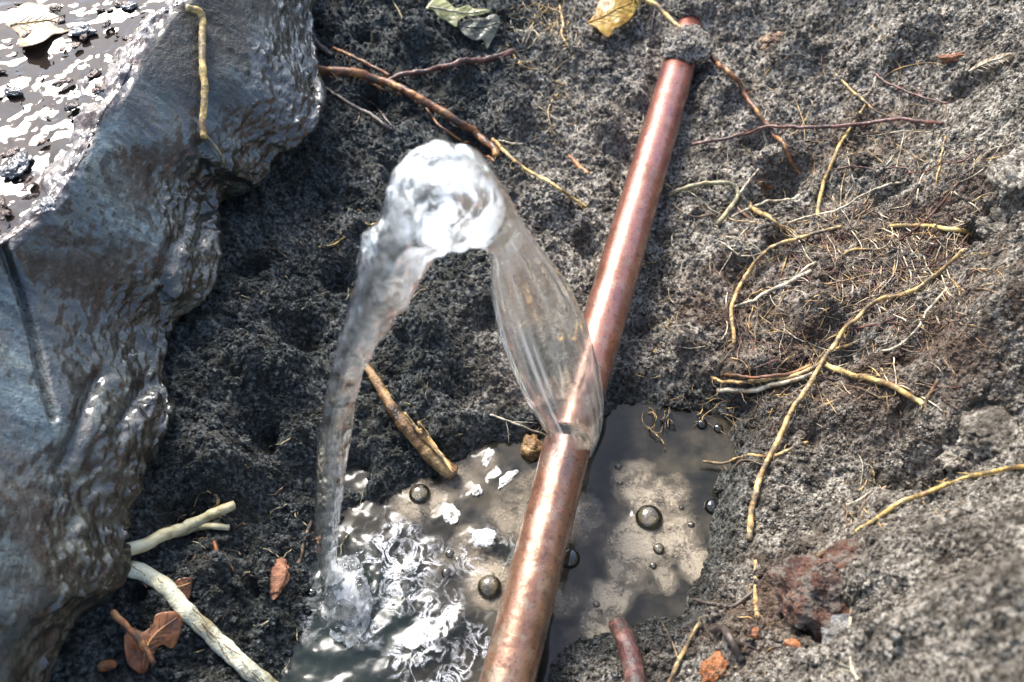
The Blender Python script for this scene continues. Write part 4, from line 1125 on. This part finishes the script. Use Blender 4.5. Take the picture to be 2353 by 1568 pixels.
# ------------------------------------------------------------------ leaves
def leaf(name, outline, spine, matl, lift, curl, label, group=None, vein_m=None, seed=0, thick=0.00025, part=None, bank=False):
    """blade cut to an outline traced on the ground, domed and curled, with its own thickness; midrib and veins are children"""
    P = on_bank(outline, .0032) if bank else on_ground(outline, lift)
    c3 = P.mean(0)
    # plane through the outline
    U_, s_, Vt = np.linalg.svd(P - c3); e1, e2, nn = Vt[0], Vt[1], Vt[2]
    if nn @ (CAM - c3) < 0: nn = -nn
    q = np.stack([(P - c3) @ e1, (P - c3) @ e2], 1)
    q = spline(np.vstack([np.c_[q, q[:, 0] * 0], np.c_[q[:1], [[0]]]]), 90)[:-1, :2]
    q += 0.00035 * np.stack([fbm(np.c_[q * 900, q[:, 0] * 0], 2, seed), fbm(np.c_[q * 900 + 5, q[:, 0] * 0], 2, seed + 1)], 1)
    m_ = len(q); rings = 12
    size = np.abs(q).max()
    V = [np.zeros(2)]
    for k in range(1, rings + 1): V += list(q * (k / rings))
    V = np.array(V)
    r = V / size
    zz = curl * size * ((r[:, 0] * 0.7 + 0.2) ** 2 * 0.5 - r[:, 1] ** 2 * 0.8) + size * 0.10 * fbm(np.c_[V * (2.2 / size), V[:, 0] * 0], 3, seed + 3)
    P3 = c3 + V[:, :1] * e1 + V[:, 1:] * e2 + zz[:, None] * nn
    F = [np.array([(0, 1 + j_, 1 + (j_ + 1) % m_) for j_ in range(m_)])]
    Q = []
    for k in range(rings - 1):
        for j_ in range(m_):
            a0, b0 = 1 + k * m_ + j_, 1 + k * m_ + (j_ + 1) % m_
            Q.append((a0, a0 + m_, b0 + m_, b0))
    n0 = len(P3)
    bot = P3 - nn * thick
    tri = F[0]; quad = np.array(Q)
    e0 = 1 + (rings - 1) * m_ + np.arange(m_); e1_ = 1 + (rings - 1) * m_ + (np.arange(m_) + 1) % m_
    rim = np.stack([e0, e0 + n0, e1_ + n0, e1_], 1)
    o = mesh_np(name, np.vstack([P3, bot]), [tri, tri[:, ::-1] + n0, quad, quad[:, ::-1] + n0, rim], matl)
    tag(o, label, "leaf", group)
    S3 = on_bank(spine, .0036) if bank else on_ground(spine, lift + .0004)
    S3 = spline(S3, 24)
    a1, a2 = (S3 - c3) @ e1, (S3 - c3) @ e2
    def onblade(x, y):
        r0, r1_ = x / size, y / size
        return (c3 + x[:, None] * e1 + y[:, None] * e2 + (curl * size * ((r0 * 0.7 + 0.2) ** 2 * 0.5 - r1_ ** 2 * 0.8) + size * 0.10 * fbm(np.c_[np.stack([x, y], 1) * (2.2 / size), x * 0], 3, seed + 3))[:, None] * nn + nn * 0.0002)
    S3 = onblade(a1, a2)
    V2, F2, c2, _ = tube_geo(S3, np.linspace(.0006, .0003, len(S3)), 6)
    mesh_np("midrib", V2, [F2, c2], vein_m or matl, True, None, o)
    ge = []
    for k in range(3, 21, 3):
        for sg in (-1, 1):
            t_ = np.array([a1[k + 1] - a1[k], a2[k + 1] - a2[k]]); t_ /= np.linalg.norm(t_) + 1e-9
            dr = t_ * 0.7 + sg * np.array([-t_[1], t_[0]]) * 0.75
            s = np.linspace(0, size * 0.42, 7)
            x, y = a1[k] + dr[0] * s, a2[k] + dr[1] * s
            ge.append(tube_geo(onblade(x, y), np.linspace(.00022, .0001, 7), 4))
    Vv, Fv, _ = merge(ge)
    ins = True
    tag(mesh_np("vein", Vv, Fv, vein_m or matl, True, None, o), kind="stuff")
    return o
leaf("leaf", [(1348, 44), (1366, 28), (1376, 6), (1392, -12), (1440, -16), (1470, -2), (1462, 22), (1448, 46), (1428, 62), (1412, 70), (1398, 86), (1384, 78), (1370, 60)],
     [(1350, 44), (1390, 40), (1430, 20), (1466, -6)], M_LEAF_Y, .012, .25, "bright yellow leaf at the top edge left of the pipe", "fallen leaves", M_LEAF_Y, 5)
leaf("leaf", [(978, 10), (1000, 2), (1030, 6), (1048, 16), (1076, 8), (1092, 22), (1118, 24), (1128, 32), (1100, 38), (1072, 34), (1052, 52), (1048, 66), (1026, 46), (1006, 40), (996, 22)],
     [(985, 10), (1020, 22), (1060, 26), (1115, 30)], M_LEAF_G, .010, .2, "pale green torn leaf at the top edge, left of the yellow leaf", "fallen leaves", M_ROOT['pale'], 6)
leaf("leaf", [(1050, 58), (1072, 40), (1110, 40), (1138, 34), (1150, 50), (1142, 74), (1128, 96), (1120, 110), (1110, 92), (1088, 96), (1068, 84)],
     [(1055, 56), (1085, 62), (1120, 62), (1145, 55)], M_LEAF_MUD, .008, .15, "mud caked grey leaf half under the pale green torn leaf", "fallen leaves", M_LEAF_MUD, 7)
leaf("leaf", [(2222, 164), (2246, 146), (2278, 132), (2310, 124), (2327, 124), (2312, 140), (2280, 152), (2250, 158)],
     [(2224, 163), (2270, 146), (2325, 124)], M_LEAF_P, .012, .3, "narrow cream leaf on the soil at the upper right", "fallen leaves", M_ROOT['pale'], 8)
leaf("leaf", [(284, 1462), (306, 1442), (330, 1452), (352, 1436), (360, 1412), (396, 1406), (416, 1424), (414, 1456), (398, 1490), (372, 1482), (350, 1504), (336, 1546), (306, 1536), (286, 1508)],
     [(330, 1540), (335, 1490), (360, 1455), (405, 1420)], M_LEAF_B, .011, .35, "crumpled wet brown leaf under the white peeled root", "fallen leaves", M_ROOT['rust'], 9)
leaf("leaf", [(390, 1350), (410, 1332), (438, 1328), (440, 1352), (430, 1384), (410, 1376), (396, 1366)],
     [(392, 1350), (415, 1348), (436, 1340)], M_LEAF_B, .006, .3, "small brown leaf scrap above the white peeled root", "fallen leaves", M_ROOT['rust'], 10)
V, F, c, a = root_geo([(258, 1404), (296, 1446), (334, 1488), (354, 1526)], .0013, .0010, .017, 1801, 8)
tag(mesh_np("leaf_stalk_twig", V, [F, c], M_ROOT['rust']), "reddish twig lying across the crumpled brown leaf", "twig")
leaf("leaf", [(8, 50), (40, 20), (78, 10), (120, 18), (158, 40), (160, 62), (120, 84), (96, 110), (70, 118), (44, 108), (40, 74)],
     [(20, 52), (70, 50), (120, 44), (156, 48)], M_LEAF_P, .01, .35, "curled beige leaf lying on the wet ledge in the top left corner", "fallen leaves", M_ROOT['tan'], 11, bank=True)

# ------------------------------------------------------------------ stones, chips, lumps
def lump_on(name, px, py, r, matl, label, cat, lift=0.0, seed=1, rot=0.0, amp=.35, sub=3, group=None, attrs=None, bank=False):
    c = on_bank([(px, py)], .003)[0] if bank else on_ground([(px, py)], lift)[0]
    V, F = blob(c, r, sub, amp, 1.2, seed, rot, 4)
    at = {"wet": np.full(len(V), attrs)} if attrs is not None else None
    o = mesh_np(name, V, F, matl, True, at)
    tag(o, label, cat, group)
    return o
# collar of mud over the pipe
col = at_z(1577, 108, Z_AX + 0.010)
V, F = blob(col, (.0165, .0150, .0095), 6, .5, 1.6, 21, -.27, 5)
V = V + (np.maximum(0, 1 - worley(V[:, 0] * 320, V[:, 1] * 320, 7)[0]) * 0.0022)[:, None] * np.array([0, 0, 1])
tag(mesh_np("soil_clod", V, F, M_SOIL, True, {"wet": np.full(len(V), .12)}), "clod of grey mud covering the pipe near the top edge", "clod")
c2 = at_z(1594, 22, Z_AX + 0.008)
V, F = blob(c2, (.0190, .0125, .0100), 6, .6, 1.5, 27, -.2, 5)
V = V + (np.maximum(0, 1 - worley(V[:, 0] * 320, V[:, 1] * 320, 7)[0]) * 0.0026)[:, None] * np.array([0, 0, 1])
tag(mesh_np("soil_clod", V, F, M_SOIL, True, {"wet": np.full(len(V), .12)}), "clod of grey soil burying the far end of the pipe at the top edge", "clod")
lump_on("soil_clod", 2312, 996, (.017, .012, .009), M_SOIL, "large pale clod at the right edge above the near mound", "clod", -.004, 31, .3, 1.0, 5, "pale clods on the right slope", 0.0)
lump_on("soil_clod", 2236, 1052, (.014, .008, .007), M_SOIL, "pale clod left of and below the large one at the right edge", "clod", -.003, 32, .2, 1.0, 5, "pale clods on the right slope", 0.0)
lump_on("soil_clod", 2338, 420, (.010, .016, .009), M_SOIL, "pale clod high on the right edge", "clod", -.005, 33, .1, 1.0, 5, "pale clods on the right slope", 0.0)
lump_on("soil_clod", 2310, 520, (.010, .009, .007), M_SOIL, "small pale clod below the high one on the right edge", "clod", -.004, 36, .1, 1.0, 5, "pale clods on the right slope", 0.0)
lump_on("stone", 1938, 1452, (.0085, .006, .0055), M_STONE, "pale flat stone under the thread of root in the near mound", "stone", -.001, 34, .5, .8, 5, None)
lump_on("bark_piece", 638, 1328, (.0042, .0092, .0028), M_BARK, "orange brown piece of bark on dark soil left of the falling stream", "bark", .002, 41, -.05, .6, 5)
lump_on("bark_piece", 2190, 134, (.0085, .0026, .0026), M_BARK, "dark orange bark strip left of the cream leaf", "bark", .003, 42, .05, .8, 4)
lump_on("wood_chip", 1640, 1545, (.0065, .0055, .0040), M_CHIP, "bright orange and cream wood chip at the bottom edge", "wood chip", .003, 43, .6, 1.0, 5, "orange wood chips")
lump_on("wood_chip", 1826, 1482, (.0040, .0020, .0020), M_CHIP, "small red orange chip right of the hooked dark root", "wood chip", .003, 44, -.2, .4, 3, "orange wood chips")
lump_on("wood_chip", 1737, 1455, (.0026, .0022, .0016), M_CHIP, "tiny orange chip above the hooked dark root", "wood chip", .003, 45, -.2, .4, 3, "orange wood chips")
lump_on("wood_chip", 2210, 1022, (.0026, .0013, .0013), M_CHIP, "little orange sliver beside the pale clods at the right", "wood chip", .004, 46, .0, .4, 3, "orange wood chips")
lump_on("wood_chip", 244, 1530, (.0036, .0022, .0016), M_CHIP, "tan sliver left of the crumpled brown leaf", "wood chip", .004, 47, .2, .4, 3, "orange wood chips")
lump_on("wood_chip", 1778, 98, (.0085, .0075, .0060), simple("torn_root", [(0.05, .03, .02), (.20, .12, .07), (.48, .33, .20)], 160, (.4, .7), 1.0, .002), "torn brown root end sticking out of the soil right of the pipe top", "root end", .001, 48, .2, 1.0, 5)
lump_on("mossy_lump", 1222, 1028, (.0055, .0070, .0050), M_STICK, "wet brown lump between the pool and the pipe crack", "lump", .002, 49, .2, .5, 4)
lump_on("muddy_root_lump", 1872, 1372, (.0135, .0165, .0125), M_KNOB, "muddy reddish root lump bulging from the near mound", "root lump", .005, 50, .5, .8, 6)
lump_on("muddy_root_lump", 1960, 1290, (.0170, .0070, .0060), M_KNOB, "smaller reddish lump above the muddy root lump", "root lump", -.002, 51, .45, .9, 6)
# litter on the ledge
LP = [(190, 70, .0055, "dark shiny pebble right of the curled beige leaf"), (300, 14, .004, "black pebble near the top corner of the ledge"),
      (40, 380, .007, "largest dark stone on the lower ledge"), (110, 470, .0045, "dark stone at the lower tip of the ledge"), (30, 210, .004, "pebble at the left edge of the photo")]
for k, (a, b_, r, lab) in enumerate(LP):
    lump_on("pebble", a, b_, (r, r * .7, r * .32), M_PEBBLE, lab, "pebble", 0, 60 + k, k * .7, 1.0, 4, "pebbles on the wet ledge", None, True)

# bits of dead leaf and grit trodden into the ledge
geos = []
for k in range(230):
    q = on_bank([(random.uniform(-20, 400), random.uniform(-20, 560))], .0015)[0] if k < 0 else None
    i_ = int(random.uniform(.12, .6) * NC); s_ = -random.uniform(.004, .16) ** 1.0
    q = Tp[i_] + np.array([s_, 0, random.uniform(.0002, .0022)])
    r_ = random.choice([.0008, .0012, .0016, .0024, .0034])
    V, F = blob(q, (r_, r_ * random.uniform(.35, .8), r_ * .28), 2, 1.0, 1.5, 900 + k, random.uniform(0, 6.28), 2)
    geos.append((V, np.zeros((0, 4), int), F, np.zeros(len(V))))
V, F, _a = merge(geos)
tag(mesh_np("leaf_litter", V, F, simple("wet_litter", [(0.010, 0.008, 0.007), (0.055, 0.030, 0.020), (0.17, 0.095, 0.055)], 160, (0.05, 0.35), 0.9, 0.001)), "bits of dead leaf and grit stuck on the wet ledge", kind="stuff")

# ------------------------------------------------------------------ soil crumbs and fine rootlets
def crumb_nodes():
    """scatter little clumps of grains on the points of a mesh"""
    ng = bpy.data.node_groups.new("crumb_scatter", 'GeometryNodeTree')
    ng.interface.new_socket("Geometry", in_out='INPUT', socket_type='NodeSocketGeometry')
    ng.interface.new_socket("Geometry", in_out='OUTPUT', socket_type='NodeSocketGeometry')
    nn = ng.nodes; L = ng.links.new
    gi, go = nn.new("NodeGroupInput"), nn.new("NodeGroupOutput")
    variants = nn.new("GeometryNodeGeometryToInstance")
    for v in range(4):
        core = nn.new("GeometryNodeMeshIcoSphere"); core.inputs["Radius"].default_value = 0.8; core.inputs["Subdivisions"].default_value = 2
        nz = nn.new("ShaderNodeTexNoise"); nz.inputs["Scale"].default_value = 1.6; nz.noise_dimensions = '4D'; nz.inputs["W"].default_value = v * 7.7
        sub_ = nn.new("ShaderNodeVectorMath"); sub_.operation = 'SUBTRACT'; sub_.inputs[1].default_value = (0.5, 0.5, 0.5)
        scl_ = nn.new("ShaderNodeVectorMath"); scl_.operation = 'SCALE'; scl_.inputs["Scale"].default_value = 2.4
        L(nz.outputs["Color"], sub_.inputs[0]); L(sub_.outputs[0], scl_.inputs[0])
        sp_ = nn.new("GeometryNodeSetPosition"); L(core.outputs["Mesh"], sp_.inputs["Geometry"]); L(scl_.outputs[0], sp_.inputs["Offset"])
        grain = nn.new("GeometryNodeMeshIcoSphere"); grain.inputs["Radius"].default_value = 0.34; grain.inputs["Subdivisions"].default_value = 1
        rs = nn.new("FunctionNodeRandomValue"); rs.data_type = 'FLOAT'; rs.inputs[2].default_value = 0.45; rs.inputs[3].default_value = 1.5; rs.inputs["Seed"].default_value = v
        rr_ = nn.new("FunctionNodeRandomValue"); rr_.data_type = 'FLOAT_VECTOR'; rr_.inputs[1].default_value = (6.28, 6.28, 6.28); rr_.inputs["Seed"].default_value = 20 + v
        io = nn.new("GeometryNodeInstanceOnPoints")
        L(sp_.outputs[0], io.inputs["Points"]); L(grain.outputs["Mesh"], io.inputs["Instance"]); L(rs.outputs[1], io.inputs["Scale"]); L(rr_.outputs[0], io.inputs["Rotation"])
        rz = nn.new("GeometryNodeRealizeInstances"); L(io.outputs[0], rz.inputs[0])
        sm_ = nn.new("GeometryNodeSetMaterial"); sm_.inputs["Material"].default_value = M_CRUMB; L(rz.outputs[0], sm_.inputs["Geometry"])
        L(sm_.outputs[0], variants.inputs[0])
    io = nn.new("GeometryNodeInstanceOnPoints"); io.inputs["Pick Instance"].default_value = True
    L(gi.outputs[0], io.inputs["Points"]); L(variants.outputs[0], io.inputs["Instance"])
    na = nn.new("GeometryNodeInputNamedAttribute"); na.data_type = 'FLOAT'; na.inputs["Name"].default_value = "size"
    L(na.outputs[0], io.inputs["Scale"])
    rr_ = nn.new("FunctionNodeRandomValue"); rr_.data_type = 'FLOAT_VECTOR'; rr_.inputs[1].default_value = (6.28, 6.28, 6.28)
    L(rr_.outputs[0], io.inputs["Rotation"])
    pk = nn.new("FunctionNodeRandomValue"); pk.data_type = 'INT'; pk.inputs[4].default_value = 0; pk.inputs[5].default_value = 3
    L(pk.outputs[2], io.inputs["Instance Index"])
    L(io.outputs[0], go.inputs[0])
    return ng

NCR = 190000
pxs = rng.uniform(250, 2440, NCR); pys = rng.uniform(-80, 1640, NCR)
d = ray(pxs, pys); t = np.full(NCR, 0.2); hit = np.zeros(NCR, bool)
Hf2 = H.reshape(GX.shape)
for tt in np.linspace(0.2, 0.95, 420):
    q = CAM + d * tt
    b_ = (~hit) & (q[:, 2] <= h_at(q[:, 0], q[:, 1], Hf2)); t[b_] = tt; hit |= b_
C3 = CAM + d * t[:, None]
C3[:, 2] = h_at(C3[:, 0], C3[:, 1], Hf2)
pdq = np.minimum(seg_dist(C3[:, 0], C3[:, 1], pipe_far, pipe_crk), seg_dist(C3[:, 0], C3[:, 1], pipe_crk, pipe_end))
dens = fbm(C3 * np.array([55, 55, 0]), 3, 801)
ok = hit & (C3[:, 2] > 0.0008) & (pdq > 0.0112) & (rng.uniform(-.75, .45, NCR) < dens)
C3 = C3[ok]; dens = dens[ok]; n = len(C3)
sz = 0.00050 * np.exp(rng.normal(0, 0.42, n)) * (0.8 + 0.9 * np.clip(dens + .1, 0, .8))
sz = np.where(rng.uniform(0, 1, n) < 0.02, sz * 2.6, sz)
sz = np.clip(sz, 0.0002, 0.0036)
me = bpy.data.meshes.new("soil_crumbs")
C3[:, 2] += sz * 0.3
me.vertices.add(n); me.vertices.foreach_set("co", np.ascontiguousarray(C3, np.float32).ravel())
for k_, v_ in (("size", sz), ("wet", h_at(C3[:, 0], C3[:, 1], wet.reshape(GX.shape))), ("humus", h_at(C3[:, 0], C3[:, 1], humus.reshape(GX.shape)))):
    me.attributes.new(k_, 'FLOAT', 'POINT').data.foreach_set("value", np.asarray(v_, np.float32))
me.materials.append(M_CRUMB)
cr_o = bpy.data.objects.new("soil_crumbs", me); COL.objects.link(cr_o)
cr_o.modifiers.new("scatter", 'NODES').node_group = crumb_nodes()
tag(cr_o, "loose crumbs of grey and black soil strewn over the pit", kind="stuff")

def rootlets(name, n, boxes, ang_mean, ang_sd, mats, lmin, lmax, label, seed, rmin=.00012, rmax=.00050, lift=(.0006, .0050)):
    r_ = random.Random(seed); geos = {m_: [] for m_ in mats}
    for k in range(n):
        x0, y0, x1, y1 = r_.choice(boxes)
        p = np.array([r_.uniform(x0, x1), r_.uniform(y0, y1)])
        a = math.radians(r_.gauss(ang_mean, ang_sd)); L = r_.uniform(lmin, lmax); bend = r_.gauss(0, .9)
        pts = [p]
        for s in range(7):
            a += bend / 5 + r_.gauss(0, .34)
            p = p + np.array([math.cos(a), -math.sin(a)]) * L / 7; pts.append(p)
        li = np.array([r_.uniform(*lift) for _ in pts]); li[0] *= .2; li[-1] *= .5
        P3 = on_ground(pts, li)
        if (np.linalg.norm(np.diff(P3, axis=0), axis=1) > 0.02).any(): continue
        R = r_.uniform(rmin, rmax)
        Q = spline(P3, 18)
        geos[r_.choice(mats)].append(tube_geo(Q, np.linspace(R, R * .45, 18), 4))
    for m_, ge in geos.items():
        if not ge: continue
        V, F, a = merge(ge)
        tag(mesh_np(name, V, F, M_ROOT[m_]), label.replace("#", m_), kind="stuff")
rootlets("fine_roots", 680, [(1640, 180, 2200, 1000), (1900, 380, 2250, 760), (1640, 500, 2100, 920)], 35, 45, ['brown', 'tan', 'brown', 'red', 'pale'], 70, 260, "mat of fine # rootlets over the right slope", 11)
rootlets("hair_roots", 130, [(1160, 10, 1320, 130), (1200, 100, 1340, 340), (1180, 0, 1310, 110), (1420, 300, 1560, 900)], 80, 70, ['yellow', 'tan', 'pale'], 30, 100, "tangle of fine # rootlets left of the pipe", 12)
rootlets("loose_fibres", 150, [(740, 60, 1180, 700), (560, 500, 900, 1300), (850, 850, 1250, 1000), (400, 1150, 700, 1560)], 130, 70, ['brown', 'olive', 'dark'], 20, 70, "sparse # fibres on the dark soil around the water arc", 13)
rootlets("shore_fibres", 110, [(1480, 920, 1720, 990), (1560, 880, 1800, 960), (1600, 1380, 1760, 1560), (1900, 1050, 2200, 1200)], 20, 60, ['brown', 'tan', 'dark'], 25, 90, "wisps of # root along the pool shore", 14)
